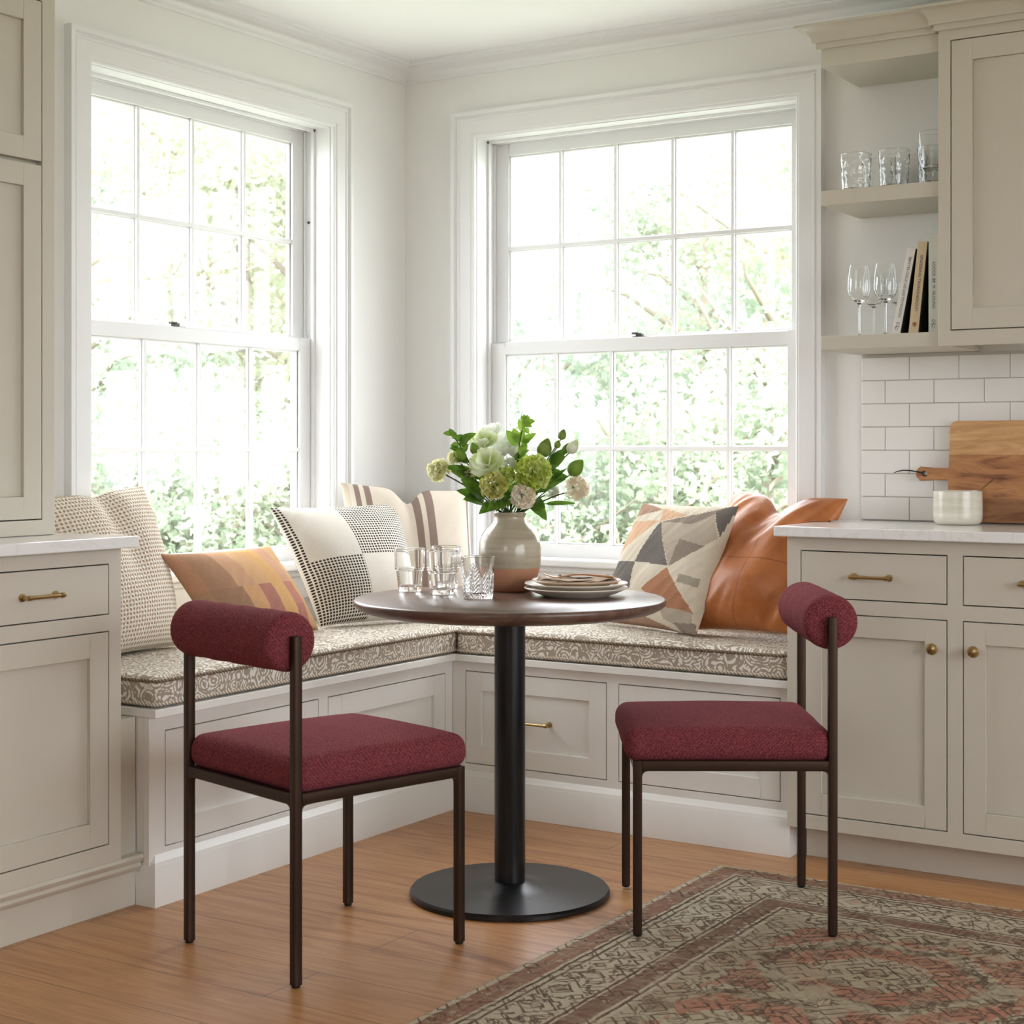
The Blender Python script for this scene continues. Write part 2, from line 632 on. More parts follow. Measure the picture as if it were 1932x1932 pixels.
def petal(name, c1, c2, rough=.6):
    t = NT(name)
    n = t.noise(t.coord(), 70, 3)
    lw = t.noise(t.coord(), 22, 2)
    t.base(t.mix(t.ramp(lw, [(.38, grey(0)), (.62, grey(1))]), c1, c2), rough, spec=.2, Coat_Weight=0.0)
    tl = t.n('ShaderNodeBsdfTranslucent')
    t.t.links.new(t.b.inputs['Base Color'].links[0].from_socket, tl.inputs['Color'])
    mx = t.n('ShaderNodeMixShader')
    mx.inputs[0].default_value = .4
    t.t.links.new(t.b.outputs[0], mx.inputs[1])
    t.t.links.new(tl.outputs[0], mx.inputs[2])
    t.t.links.new(mx.outputs[0], t.out.inputs['Surface'])
    return t.m


M['lime'] = petal('lime_petals', rgb(204, 222, 100), rgb(232, 240, 166))
M['limewhite'] = petal('pale_lime_petals', rgb(234, 234, 176), rgb(246, 246, 214))
M['olive_petal'] = petal('yellow_green_petals', rgb(212, 212, 112), rgb(234, 234, 174))
M['cream_petal'] = petal('cream_petals', rgb(250, 240, 214), rgb(252, 249, 240))
M['white_petal'] = petal('white_petals', rgb(240, 244, 232), rgb(248, 250, 244))
M['greenwhite'] = petal('green_white_petals', rgb(220, 232, 176), rgb(248, 250, 238))
M['leaf'] = petal('leaf_green', rgb(70, 106, 34), rgb(110, 146, 54), .45)
M['leaf_light'] = petal('light_leaf_green', rgb(120, 160, 52), rgb(150, 184, 78), .45)
M['bud'] = petal('green_bud', rgb(96, 126, 50), rgb(156, 180, 92), .45)
M['stem'] = petal('stem_green', rgb(58, 76, 34), rgb(84, 104, 44), .5)


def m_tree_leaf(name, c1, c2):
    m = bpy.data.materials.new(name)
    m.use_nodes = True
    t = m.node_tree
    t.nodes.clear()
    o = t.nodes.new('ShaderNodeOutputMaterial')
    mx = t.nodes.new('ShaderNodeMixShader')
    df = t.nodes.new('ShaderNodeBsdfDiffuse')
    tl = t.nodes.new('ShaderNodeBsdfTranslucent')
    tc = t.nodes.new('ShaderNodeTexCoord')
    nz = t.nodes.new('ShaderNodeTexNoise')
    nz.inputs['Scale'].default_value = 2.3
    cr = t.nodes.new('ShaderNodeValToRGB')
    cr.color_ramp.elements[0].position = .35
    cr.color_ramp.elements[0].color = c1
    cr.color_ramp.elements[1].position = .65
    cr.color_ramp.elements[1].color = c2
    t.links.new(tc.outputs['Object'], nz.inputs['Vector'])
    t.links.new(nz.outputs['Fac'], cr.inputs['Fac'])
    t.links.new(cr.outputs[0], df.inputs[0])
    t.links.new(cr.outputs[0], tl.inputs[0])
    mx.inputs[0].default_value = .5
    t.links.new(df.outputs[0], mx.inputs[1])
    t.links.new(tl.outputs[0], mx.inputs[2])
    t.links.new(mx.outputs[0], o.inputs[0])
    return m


M['tleaf'] = [m_tree_leaf('tree_foliage_a', rgb(160, 166, 144), rgb(184, 188, 168)),  # tree and shrub leaves pale: outdoor haze put into their colour
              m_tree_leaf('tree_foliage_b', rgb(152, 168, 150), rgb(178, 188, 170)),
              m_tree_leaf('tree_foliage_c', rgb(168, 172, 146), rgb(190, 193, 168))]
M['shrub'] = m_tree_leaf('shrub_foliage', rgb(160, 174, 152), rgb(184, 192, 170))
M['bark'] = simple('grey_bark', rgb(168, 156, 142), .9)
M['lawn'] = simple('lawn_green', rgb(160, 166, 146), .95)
M['book_white'] = simple('white_cover', rgb(228, 225, 220), .5)
M['book_tan'] = simple('tan_cover', rgb(214, 194, 160), .55)
M['book_sage'] = simple('pale_sage_cover', rgb(216, 219, 208), .5)
M['book_black'] = simple('dark_endpaper', rgb(34, 30, 29), .6)
M['paper'] = simple('book_paper', rgb(222, 214, 198), .8)
M['ink'] = simple('grey_ink', rgb(96, 94, 88), .7)
M['ink_red'] = simple('rust_ink', rgb(150, 74, 50), .7)


# ------------------------------------------------------------------ mesh builder
OFF = {}


class MB:
    def __init__(s):
        s.v, s.f, s.mi, s.uv, s.col = [], [], [], {}, {}

    def add(s, vs, fs, mi=0, uvs=None):
        o = len(s.v)
        s.v += [Vector(p) for p in vs]
        for k, f in enumerate(fs):
            s.f.append(tuple(i + o for i in f))
            s.mi.append(mi)
        return s

    def box(s, x0, x1, y0, y1, z0, z1, mp=None, mi=0):
        vs = [(x, y, z) for x in (x0, x1) for y in (y0, y1) for z in (z0, z1)]
        if mp:
            vs = [mp(*p) for p in vs]
        return s.add(vs, [(0, 1, 3, 2), (4, 6, 7, 5), (0, 4, 5, 1), (2, 3, 7, 6), (0, 2, 6, 4), (1, 5, 7, 3)], mi)

    def lathe(s, prof, n=48, c=(0, 0, 0), mi=0, closed=False, ax=None):
        vs, fs = [], []
        m = len(prof)
        for i in range(n):
            a = 2 * PI * i / n
            for r, z in prof:
                p = Vector((r * math.cos(a), r * math.sin(a), z))
                if ax:
                    p = ax @ p
                vs.append(p + Vector(c))
        for i in range(n):
            j = (i + 1) % n
            for k in range(m if closed else m - 1):
                l = (k + 1) % m
                fs.append((i * m + k, j * m + k, j * m + l, i * m + l))
        return s.add(vs, fs, mi)

    def tube(s, pts, r, n=10, closed=False, caps=True, mi=0):
        pts = [Vector(p) for p in pts]
        m = len(pts)
        rs = r if isinstance(r, (list, tuple)) else [r] * m
        vs, fs = [], []
        prev = None
        for i, p in enumerate(pts):
            a = pts[(i - 1) % m] if (closed or i > 0) else p
            b = pts[(i + 1) % m] if (closed or i < m - 1) else p
            t = (b - a).normalized()
            if prev is None:
                up = Vector((0, 0, 1)) if abs(t.z) < .9 else Vector((1, 0, 0))
                u = t.cross(up).normalized()
            else:
                u = (prev - t * prev.dot(t)).normalized()
            prev = u
            w = t.cross(u)
            for k in range(n):
                an = 2 * PI * k / n
                vs.append(p + (u * math.cos(an) + w * math.sin(an)) * rs[i])
        for i in range(m if closed else m - 1):
            j = (i + 1) % m
            for k in range(n):
                l = (k + 1) % n
                fs.append((i * n + k, i * n + l, j * n + l, j * n + k))
        if caps and not closed:
            fs.append(tuple(range(n - 1, -1, -1)))
            fs.append(tuple((m - 1) * n + k for k in range(n)))
        return s.add(vs, fs, mi)

    def sweep(s, path, prof, mp, closed=False, mi=0):
        """profile (offset to the left of the path, depth) mitred along a flat path"""
        m, q = len(path), len(prof)
        P = [Vector(p) for p in path]
        vs, fs = [], []
        for i in range(m):
            ns = []
            if closed or i > 0:
                d = (P[i] - P[i - 1]).normalized()
                ns.append(Vector((-d.y, d.x)))
            if closed or i < m - 1:
                d = (P[(i + 1) % m] - P[i]).normalized()
                ns.append(Vector((-d.y, d.x)))
            if len(ns) == 2:
                mv = (ns[0] + ns[1]) / (1 + ns[0].dot(ns[1]))
            else:
                mv = ns[0]
            for o, d in prof:
                p = P[i] + mv * o
                vs.append(mp(p.x, p.y, d))
        for i in range(m if closed else m - 1):
            j = (i + 1) % m
            for k in range(q):
                l = (k + 1) % q
                fs.append((i * q + k, j * q + k, j * q + l, i * q + l))
        if not closed:
            fs.append(tuple(range(q)))
            fs.append(tuple((m - 1) * q + k for k in range(q - 1, -1, -1)))
        return s.add(vs, fs, mi)

    def rbox(s, c, h, r, n=5, m=6, puff=0, mi=0, warp=None):
        """box with rolled edges; puff crowns its top"""
        def line(H):
            e = [H - r + r * math.tan(PI / 4 * k / n) for k in range(n + 1)]
            core = [-(H - r) + 2 * (H - r) * k / m for k in range(1, m)]
            return [-x for x in reversed(e)] + core + e
        L = [line(h[0]), line(h[1]), line(h[2])]
        for axis in range(3):
            a, b = [i for i in range(3) if i != axis]
            for sg in (-1, 1):
                vs, fs = [], []
                for p in L[a]:
                    for q in L[b]:
                        w = [0, 0, 0]
                        w[a], w[b], w[axis] = p, q, sg * h[axis]
                        cc = Vector([max(-(h[i] - r), min(h[i] - r, w[i])) for i in range(3)])
                        dv = Vector(w) - cc
                        if dv.length > 1e-9:
                            dv = dv.normalized() * r
                        o = cc + dv
                        if puff:
                            fx, fy = 1 - (o.x / h[0]) ** 2, 1 - (o.y / h[1]) ** 2
                            if o.z > 0:
                                o.z += puff * max(0, fx) ** .6 * max(0, fy) ** .6
                        if warp:
                            o = warp(o)
                        vs.append(o + Vector(c))
                nb = len(L[b])
                for i in range(len(L[a]) - 1):
                    for j in range(nb - 1):
                        fs.append((i * nb + j, (i + 1) * nb + j, (i + 1) * nb + j + 1, i * nb + j + 1))
                s.add(vs, fs, mi)
        return s

    def build(s, name, mats, parent=None, bevel=0, smooth=False, local=False, seg=2, weld=True, auto=None):
        me = bpy.data.meshes.new(name)
        off = Vector((0, 0, 0)) if (local or parent is None) else OFF[parent.name]
        me.from_pydata([tuple(p - off) for p in s.v], [], s.f)
        if not isinstance(mats, (list, tuple)):
            mats = [mats]
        for m in mats:
            me.materials.append(m)
        me.polygons.foreach_set('material_index', s.mi)
        if s.uv:
            ul = me.uv_layers.new(name='UVMap')
            for p in me.polygons:
                for li in p.loop_indices:
                    ul.data[li].uv = s.uv.get(me.loops[li].vertex_index, (0, 0))
        if s.col:
            at_ = me.color_attributes.new('yarn', 'FLOAT_COLOR', 'CORNER')
            for p in me.polygons:
                c = s.col.get(p.index, (.5, .5, .5, 1))
                for li in p.loop_indices:
                    at_.data[li].color = c
        bm = bmesh.new()
        bm.from_mesh(me)
        if weld:
            bmesh.ops.remove_doubles(bm, verts=bm.verts, dist=1e-5)
        bmesh.ops.recalc_face_normals(bm, faces=bm.faces)
        bm.to_mesh(me)
        bm.free()
        if smooth or auto:
            me.polygons.foreach_set('use_smooth', [True] * len(me.polygons))
        if auto:
            me.set_sharp_from_angle(angle=math.radians(auto))
        o = bpy.data.objects.new(name, me)
        C.objects.link(o)
        if parent is not None:
            o.parent = parent
            OFF[o.name] = OFF[parent.name]
        else:
            OFF[o.name] = Vector((0, 0, 0))
        if bevel:
            md = o.modifiers.new('bevel', 'BEVEL')
            md.width = bevel
            md.segments = seg
            md.limit_method = 'ANGLE'
            md.angle_limit = math.radians(40)
        return o


def thing(name, label, cat, loc=(0, 0, 0), rotz=0, group=None, kind=None):
    o = bpy.data.objects.new(name, None)
    C.objects.link(o)
    o.empty_display_size = .05
    o.location = loc
    o.rotation_euler = (0, 0, rotz)
    OFF[o.name] = Vector(loc)
    if label:
        o['label'] = label
    if cat:
        o['category'] = cat
    if group:
        o['group'] = group
    if kind:
        o['kind'] = kind
    return o


def tag(o, label, cat, group=None, kind=None):
    o['label'] = label
    if cat:
        o['category'] = cat
    if group:
        o['group'] = group
    if kind:
        o['kind'] = kind
    return o


def struct(o, label=None):
    o['kind'] = 'structure'
    if label:
        o['label'] = label
    return o


def dup_tree(root, label, loc=None, rotz=None, group=None):
    r = root.copy()
    C.objects.link(r)
    OFF[r.name] = OFF[root.name]
    if loc is not None:
        r.location = loc
    if rotz is not None:
        r.rotation_euler = (0, 0, rotz)
    r['label'] = label
    if group:
        r['group'] = group
    for ch in list(root.children):
        c = ch.copy()
        C.objects.link(c)
        c.parent = r
        for g in list(ch.children):
            d = g.copy()
            C.objects.link(d)
            d.parent = c
    return r


LW = lambda s, d, z: (d, s, z)      # left wall plane: s runs along y, d out into the room
BW = lambda s, d, z: (s, -d, z)     # back wall plane: s runs along x
ident = lambda x, y, z: (x, y, z)

CEIL = 2.477
RX, RY = 5.6, -7.2

# ------------------------------------------------------------------ shell
fl = MB().box(-.16, RX + .16, RY - .16, .16, -.12, 0).build('floor', M['floor'])
struct(fl, 'honey oak plank floor')
ce = MB().box(-.16, RX + .16, RY - .16, .16, CEIL, CEIL + .15).build('ceiling', M['ceiling'])
struct(ce, 'plain white ceiling')


def wall(name, mp, s0, s1, d0, d1, holes, label):
    """wall slab along s with rectangular openings (s0, s1, z0, z1)"""
    mb = MB()
    cur = s0
    for h in sorted(holes):
        mb.box(cur, h[0], d0, d1, 0, CEIL, mp)
        mb.box(h[0], h[1], d0, d1, 0, h[2], mp)
        mb.box(h[0], h[1], d0, d1, h[3], CEIL, mp)
        cur = h[1]
    mb.box(cur, s1, d0, d1, 0, CEIL, mp)
    return struct(mb.build(name, M['wall']), label)


W1 = (-1.48, -.417, .745, 2.197)      # left window opening: y0 y1 z0 z1
W2 = (.305, 1.48, .745, 2.197)        # back window opening: x0 x1 z0 z1
wall('wall_left', LW, RY, .16, -.16, 0, [W1], 'off-white wall with the left sash window')
wall('wall_back', BW, 0, RX, -.16, 0, [W2], 'off-white wall with the right sash window and open shelves')
W3 = (2.3, 3.5, 1.15, 2.2)  # unseen opening added behind the viewer, sized for fill light
W4 = (-4.4, -1.2, .6, 2.2)  # unseen opening added on the right, placed to brighten the room
wall('wall_front', lambda s, d, z: (s, RY + d, z), -.16, RX + .16, -.16, 0, [W3], 'off-white wall behind the viewer')
wall('wall_right', lambda s, d, z: (RX - d, s, z), RY, .16, -.16, 0, [W4], 'off-white wall on the right beyond the frame')

# crown moulding
CP = [(0, 2.414), (.006, 2.414), (.006, 2.424), (.014, 2.428), (.02, 2.436), (.03, 2.446), (.046, 2.452), (.06, 2.456), (.06, 2.462), (.072, 2.464), (.072, CEIL + .002), (0, CEIL + .002)]
tr = MB().sweep([(0, RY), (0, 0), (RX, 0)], [(-o, z) for o, z in CP], ident).build('trim_1', M['trim'], auto=30)
struct(tr, 'white crown moulding around the ceiling')


def window(name, mp, W, up_glass, up_munt, up_rows, lo_glass, lo_munt, lo_rows, dU, dL, lock_s, label, sgn):
    s0, s1, z0, z1 = W
    c = mp((s0 + s1) / 2, 0, z0)
    root = thing(name, label, None, c, kind='structure')
    # casing: mitred three-sided moulding
    cw = .088
    prof = [(0, .0), (0, .012), (.004, .016), (.010, .016), (.013, .020), (.056, .020), (.058, .023), (.063, .023), (.066, .019), (.07, .019), (.074, .030), (cw, .030), (cw, 0)]
    path = [(s0, z0), (s0, z1), (s1, z1), (s1, z0)]
    MB().sweep(path, prof, lambda a, b, d: mp(a, d, b)).build('casing', M['trim'], root, auto=30)
    # jamb lining with stops
    mb = MB()
    t = .003
    for a, b in ((s0, s0 + t), (s1 - t, s1)):
        mb.box(a, b, -.16, .0, z0, z1, mp)
    mb.box(s0, s1, -.16, 0, z1 - t, z1, mp)
    mb.box(s0, s1, -.16, 0, z0 - .01, z0 + .012, mp)
    for (d0, d1, q) in ((-.0735, -.061, .010), (-.1065, -.1, .008), (-.16, -.142, .012)):
        mb.box(s0 + t, s0 + t + q, d0, d1, z0, z1 - t, mp)
        mb.box(s1 - t - q, s1 - t, d0, d1, z0, z1 - t, mp)
        mb.box(s0 + t, s1 - t, d0, d1, z1 - t - q, z1 - t, mp)
    mb.build('jamb', M['trim'], root, bevel=.002)
    # stool and apron
    mb = MB()
    mb.box(s0 - .09, s1 + .09, 0, .05, z0 - .006, z0 + .020, mp)
    mb.box(s0, s1, -.06, .01, z0 - .006, z0 + .018, mp)
    mb.build('window_sill', M['trim'], root, bevel=.007, seg=3)
    mb = MB()
    mb.box(s0 - .075, s1 + .075, 0, .018, z0 - .1, z0 - .006, mp)
    mb.box(s0 - .07, s1 + .07, .018, .028, z0 - .026, z0 - .006, mp)
    mb.build('apron', M['trim'], root, bevel=.004)

    def sash(nm, d, so, ze, gl, gz, munts, rows, paneA):
        th = .030
        mb = MB()
        a0, a1 = so
        mb.box(a0, gl[0], d - th, d, ze[0], ze[1], mp)
        mb.box(gl[1], a1, d - th, d, ze[0], ze[1], mp)
        mb.box(gl[0], gl[1], d - th, d, gz[1], ze[1], mp)
        mb.box(gl[0], gl[1], d - th, d, ze[0], gz[0], mp)
        # glazing bead
        for a, b in ((gl[0], gl[0] + .006), (gl[1] - .006, gl[1])):
            mb.box(a, b, d - .024, d - .010, gz[0], gz[1], mp)
        for a, b in ((gz[0], gz[0] + .006), (gz[1] - .006, gz[1])):
            mb.box(gl[0], gl[1], d - .024, d - .010, a, b, mp)
        o = mb.build(nm, M['trim'], root, bevel=.0022)
        mu = MB()
        for m in munts:
            mu.box(m - .0055, m + .0055, d - .026, d - .002, gz[0], gz[1], mp)
            mu.box(m - .0095, m + .0095, d - .022, d - .012, gz[0], gz[1], mp)
        for r in rows:
            mu.box(gl[0], gl[1], d - .0262, d - .0022, r - .0065, r + .0065, mp)
            mu.box(gl[0], gl[1], d - .0222, d - .0122, r - .010, r + .010, mp)
        mu.build('muntins', M['trim'], o, bevel=.0015)
        MB().box(gl[0] - .003, gl[1] + .003, d - .019, d - .016, gz[0] - .003, gz[1] + .003, mp).build('glass_pane', M['pane'], o)
        return o
    sash('upper_sash', dU, (s0 + .004, s1 - .004), (1.462, z1 - t - .001), up_glass, (1.502, 2.145), up_munt, up_rows, 0)
    lo = sash('lower_sash', dL, (s0 + .0045, s1 - .0045), (z0 + .014, 1.496), lo_glass, (.806, 1.453), lo_munt, lo_rows, 0)
    # sash lock on the meeting rail
    mb = MB()
    z = 1.496
    mb.box(lock_s - .026, lock_s + .026, dL - .03, dL - .006, z, z + .003, mp)
    mb.box(lock_s - .016, lock_s + .006, dL - .026, dL - .010, z + .003, z + .013, mp)
    mb.box(lock_s - .03, lock_s - .006, dL - .022, dL - .008, z + .010, z + .016, mp)
    mb.build('sash_lock', M['pewter'], lo, bevel=.001)
    return root


u1 = [-.714, -.950, -1.181]
l1 = [-.716, -.952, -1.185]
w1 = window('window_1', LW, W1, (-1.413, -.481), u1, [1.817], (-1.413, -.483), l1, [1.1265], -.108, -.075, -1.040,
            'white double-hung sash window on the left with eight panes per sash', 1)
w2 = window('window_2', BW, W2, (.365, 1.419), [.573, .787, 1.000, 1.2135], [1.8225], (.371, 1.419), [.574, .787, .9995, 1.213], [1.130], -.108, -.075, .893,
            'white double-hung sash window on the right with ten panes per sash', 1)
MB().lathe([(0, 0), (.004, 0), (.004, .006), (0, .006)], 12, (-.088, -.419, 1.885), ax=Matrix.Rotation(PI / 2, 3, 'X')).build('jamb_pin', M['rubber'], w1)


def fill_window(name, mp, W, label, nv):
    s0, s1, z0, z1 = W
    root = thing(name, label, None, mp((s0 + s1) / 2, 0, z0), kind='structure')
    mb = MB()
    for a, b in ((s0 - .08, s0 + .03), (s1 - .03, s1 + .08)):
        mb.box(a, b, -.12, .02, z0 - .05, z1 + .08, mp)
    mb.box(s0 - .08, s1 + .08, -.12, .02, z1 - .03, z1 + .08, mp)
    mb.box(s0 - .08, s1 + .08, -.12, .04, z0 - .05, z0 + .03, mp)
    for k in range(1, nv):
        a = s0 + (s1 - s0) * k / nv
        mb.box(a - .03, a + .03, -.1, -.04, z0, z1, mp)
    mb.build('window_frame', M['trim'], root, bevel=.003)
    MB().box(s0, s1, -.075, -.071, z0, z1, mp).build('glass_pane', M['pane'], root)


fill_window('fill_window_3', lambda s, d, z: (s, RY + d, z), W3, 'unseen white window added behind the viewer for fill light', 3)
fill_window('fill_window_4', lambda s, d, z: (RX - d, s, z), W4, 'unseen white window added right of the viewer for fill light', 4)

# subway tile splashback
mb = MB()
x0t, zt0, zt1 = 1.688, .918, 1.3985
ph, pw = .0687, .1462
row = 0
z = zt1
while z > zt0 + .002:
    zb = max(z - ph + .002, zt0)
    off = 0 if row % 2 == 0 else -pw / 2
    x = x0t + off
    while x < 2.62:
        a, b = max(x, x0t), min(x + pw - .002, 2.62)
        if b - a > .01:
            mb.box(a, b, .003, .010, zb, z - .0004, BW)
        x += pw
    z -= ph
    row += 1
bs = MB().box(x0t - .001, 2.62, 0, .0062, zt0, zt1 + .008, BW).build('trim_2', M['grout'])
struct(bs, 'white subway tile splashback with grey grout')
mb.build('tiles', M['tile'], bs, bevel=.0016)


# ------------------------------------------------------------------ cabinet parts
def shaker(mb, mp, s0, s1, z0, z1, d, th=.019, fw=.057, rec=.009, slab=False):
    if slab:
        mb.box(s0, s1, d - th, d, z0, z1, mp)
        return mb
    mb.box(s0, s0 + fw, d - th, d, z0, z1, mp)
    mb.box(s1 - fw, s1, d - th, d, z0, z1, mp)
    mb.box(s0 + fw, s1 - fw, d - th, d, z0, z0 + fw, mp)
    mb.box(s0 + fw, s1 - fw, d - th, d, z1 - fw, z1, mp)
    mb.box(s0 + fw, s1 - fw, d - th, d - rec, z0 + fw, z1 - fw, mp)
    return mb


def face_frame(mb, mp, s0, s1, z0, z1, d, opens, th=.02):
    """face frame = rectangle minus openings, split on a grid"""
    xs = sorted({s0, s1, *[o[0] for o in opens], *[o[1] for o in opens]})
    zs = sorted({z0, z1, *[o[2] for o in opens], *[o[3] for o in opens]})
    vid, V = {}, []
    solid = {}
    for i in range(len(xs) - 1):
        for k in range(len(zs) - 1):
            cx_, cz_ = (xs[i] + xs[i + 1]) / 2, (zs[k] + zs[k + 1]) / 2
            solid[i, k] = not any(o[0] < cx_ < o[1] and o[2] < cz_ < o[3] for o in opens)
    def v(i, k, b):
        key = (i, k, b)
        if key not in vid:
            vid[key] = len(V)
            V.append(mp(xs[i], d - th * b, zs[k]))
        return vid[key]
    Fs = []
    for (i, k), s_ in solid.items():
        if not s_:
            continue
        for b in (0, 1):
            Fs.append((v(i, k, b), v(i + 1, k, b), v(i + 1, k + 1, b), v(i, k + 1, b)))
        for (di, dk, e) in ((-1, 0, ((i, k), (i, k + 1))), (1, 0, ((i + 1, k), (i + 1, k + 1))), (0, -1, ((i, k), (i + 1, k))), (0, 1, ((i, k + 1), (i + 1, k + 1)))):
            if not solid.get((i + di, k + dk), False):
                (p, q) = e
                Fs.append((v(*p, 0), v(*q, 0), v(*q, 1), v(*p, 1)))
    mb.add(V, Fs)
    return mb


def pull(mp, s0, s1, z, d, parent, r=.0045, out=.026):
    mb = MB()
    P = [mp(s0, d + out, z), mp(s1, d + out, z)]
    mb.tube([mp(s0 - .008, d + out, z), mp(s0, d + out, z), mp((s0 + s1) / 2, d + out, z), mp(s1, d + out, z), mp(s1 + .008, d + out, z)], [r * .9, r * 1.1, r, r * 1.1, r * .9], 12)
    for s in (s0, s1):
        mb.tube([mp(s, d, z), mp(s, d + .004, z), mp(s, d + .0045, z), mp(s, d + out, z)], [r * 2.1, r * 2.1, r * 1.0, r * 1.0], 14)
        mb.tube([mp(s - .004, d + out, z), mp(s + .004, d + out, z)], r * 1.45, 14)
    return mb.build('pull_handle', M['brass'], parent, auto=40)


def knob(mp, s, z, d, parent, r=.0155):
    mb = MB()
    prof = [(0, 0), (r * .55, 0), (r * .5, .003), (r * .34, .008), (r * .38, .013), (r * .9, .017), (r, .021), (r * .85, .026), (r * .4, .029), (0, .0295)]
    vs = []
    n = 28
    for i in range(n):
        a = 2 * PI * i / n
        for rr, dd in prof:
            vs.append(mp(s + rr * math.cos(a), d + dd, z + rr * math.sin(a)))
    m = len(prof)
    fs = [(i * m + k, ((i + 1) % n) * m + k, ((i + 1) % n) * m + k + 1, i * m + k + 1) for i in range(n) for k in range(m - 1)]
    mb.add(vs, fs)
    return mb.build('knob', M['brass'], parent, auto=40)


G = .0028   # shadow gap round inset fronts

# ---- right base cabinet
D = .472
XR = 2.577
rb = thing('base_cabinet', 'greige base cabinet under the right counter with drawers over doors', 'cabinet', (2.1, -.24, 0))
ops = [(1.684, 2.091, .722, .852), (2.131, 2.538, .722, .852), (1.684, 2.091, .131, .683), (2.131, 2.538, .131, .683)]
mb = MB()
face_frame(mb, BW, 1.645, XR, .092, .889, D, ops)
mb.box(1.645, 1.663, .003, D - .02, .092, .889, BW)
mb.box(XR - .018, XR, .003, D - .02, .092, .889, BW)
mb.box(1.663, XR - .018, .003, D - .02, .092, .11, BW)
mb.box(1.663, XR - .018, .003, .02, .11, .889, BW)
mb.build('carcass', M['greige'], rb, bevel=.0012)
MB().box(1.672, XR, .003, .40, 0, .092, BW).build('toe_kick', M['greige'], rb, bevel=.001)
for o in ops[:2]:
    dr = shaker(MB(), BW, o[0] + G, o[1] - G, o[2] + G, o[3] - G, D, slab=True).build('drawer', M['greige'], rb, bevel=.0012)
    c_ = (o[0] + o[1]) / 2
    pull(BW, c_ - .048, c_ + .048, .786, D, dr)
for i, o in enumerate(ops[2:]):
    dr = shaker(MB(), BW, o[0] + G, o[1] - G, o[2] + G, o[3] - G, D).build('door', M['greige'], rb, bevel=.0012)
    knob(BW, 2.056 if i == 0 else 2.152 + .012, .607, D, dr)
ct = MB().box(1.617, 2.61, .011, .502, .889, .917, BW).build('countertop', M['quartz'], bevel=.003)
tag(ct, 'white quartz countertop on the right base cabinet, under the cutting board', 'countertop', 'quartz countertops')

# ---- left base cabinet
D = .48
lb = thing('base_cabinet', 'greige base cabinet at the left edge under the tall wall cabinet', 'cabinet', (.24, -2.1, 0))
YL = -2.42
ops = [(-2.375, -1.861, .729, .852), (-2.375, -1.861, .174, .690)]
mb = MB()
face_frame(mb, LW, YL, -1.822, .13, .889, D, ops)
mb.box(-1.842, -1.822, .003, D - .02, .10, .889, LW)
mb.box(YL, YL + .018, .003, D - .02, .10, .889, LW)
mb.box(YL + .018, -1.842, .003, D - .02, .10, .13, LW)
mb.box(YL + .018, -1.842, .003, .02, .13, .889, LW)
mb.build('carcass', M['greige'], lb, bevel=.0012)
mb = MB()
mb.box(YL, -1.7500, .003, .455, 0, .088, LW)
mb.box(-1.821, -1.7500, .003, .455, .088, .465, LW)
mb.build('plinth', M['greige'], lb, bevel=.001)
prof = [(0, .086), (.462 - .45, .086), (.02, .090), (.026, .100), (.024, .108), (.03, .114), (.034, .122), (.031, .130), (0, .131)]
MB().sweep([(.45, YL), (.45, -1.7500)], [(-o, z) for o, z in prof], ident).build('base_molding', M['greige'], lb, auto=35)
o = ops[0]
dr = shaker(MB(), LW, o[0] + G, o[1] - G, o[2] + G, o[3] - G, D, slab=True).build('drawer', M['greige'], lb, bevel=.0012)
pull(LW, -2.128, -2.03, .790, D, dr)
o = ops[1]
dr = shaker(MB(), LW, o[0] + G, o[1] - G, o[2] + G, o[3] - G, D, fw=.058).build('door', M['greige'], lb, bevel=.0012)
knob(LW, -2.34, .61, D, dr)
ct = MB().box(YL - .02, -1.793, .003, .512, .889, .917, LW).build('countertop', M['quartz'], bevel=.003)
tag(ct, 'white quartz countertop at the left edge below the wall cabinet', 'countertop', 'quartz countertops')

# ---- cabinet crown profile: offset out, height
KP = [(0, 2.256), (.011, 2.256), (.011, 2.2725), (.0195, 2.2725)]
for k in range(0, 9):
    a = k / 8 * PI / 2
    KP.append((.0195 + .035 * (1 - math.cos(a)), 2.2725 + .039 * math.sin(a)))
KP += [(.058, 2.3115), (.058, 2.319), (0, 2.319)]

# ---- left wall cabinet standing on the counter
D = .295
lu = thing('wall_cabinet', 'tall greige cabinet standing on the left counter with two stacked doors', 'cabinet', (.15, -2.14, .918))
ops = [(-2.375, -1.904, .955, 1.825), (-2.375, -1.904, 1.830, 2.227)]
mb = MB()
face_frame(mb, LW, YL, -1.864, .918, 2.30, D, [(-2.375, -1.904, .955, 2.227)])
mb.box(-1.884, -1.864, .003, D - .02, .918, 2.30, LW)
mb.box(YL, YL + .018, .003, D - .02, .918, 2.30, LW)
mb.box(YL + .018, -1.884, .003, D - .02, .918, .936, LW)
mb.box(YL + .018, -1.884, .003, D - .02, 2.28, 2.30, LW)
mb.box(YL + .018, -1.884, .003, .02, .936, 2.28, LW)
mb.box(YL + .018, -1.884, .003, D - .022, 1.818, 1.836, LW)
mb.build('carcass', M['greige'], lu, bevel=.0012)
for o in ops:
    dr = shaker(MB(), LW, o[0] + G, o[1] - G, o[2] + G, o[3] - G, D, fw=.055).build('door', M['greige'], lu, bevel=.0012)
    knob(LW, -2.345, 1.4 if o[2] < 1 else 1.9, D, dr)
MB().sweep([(D, YL), (D, -1.864), (.01, -1.864)], [(-o, z) for o, z in KP], ident).build('crown_molding', M['greige'], lu, auto=35)

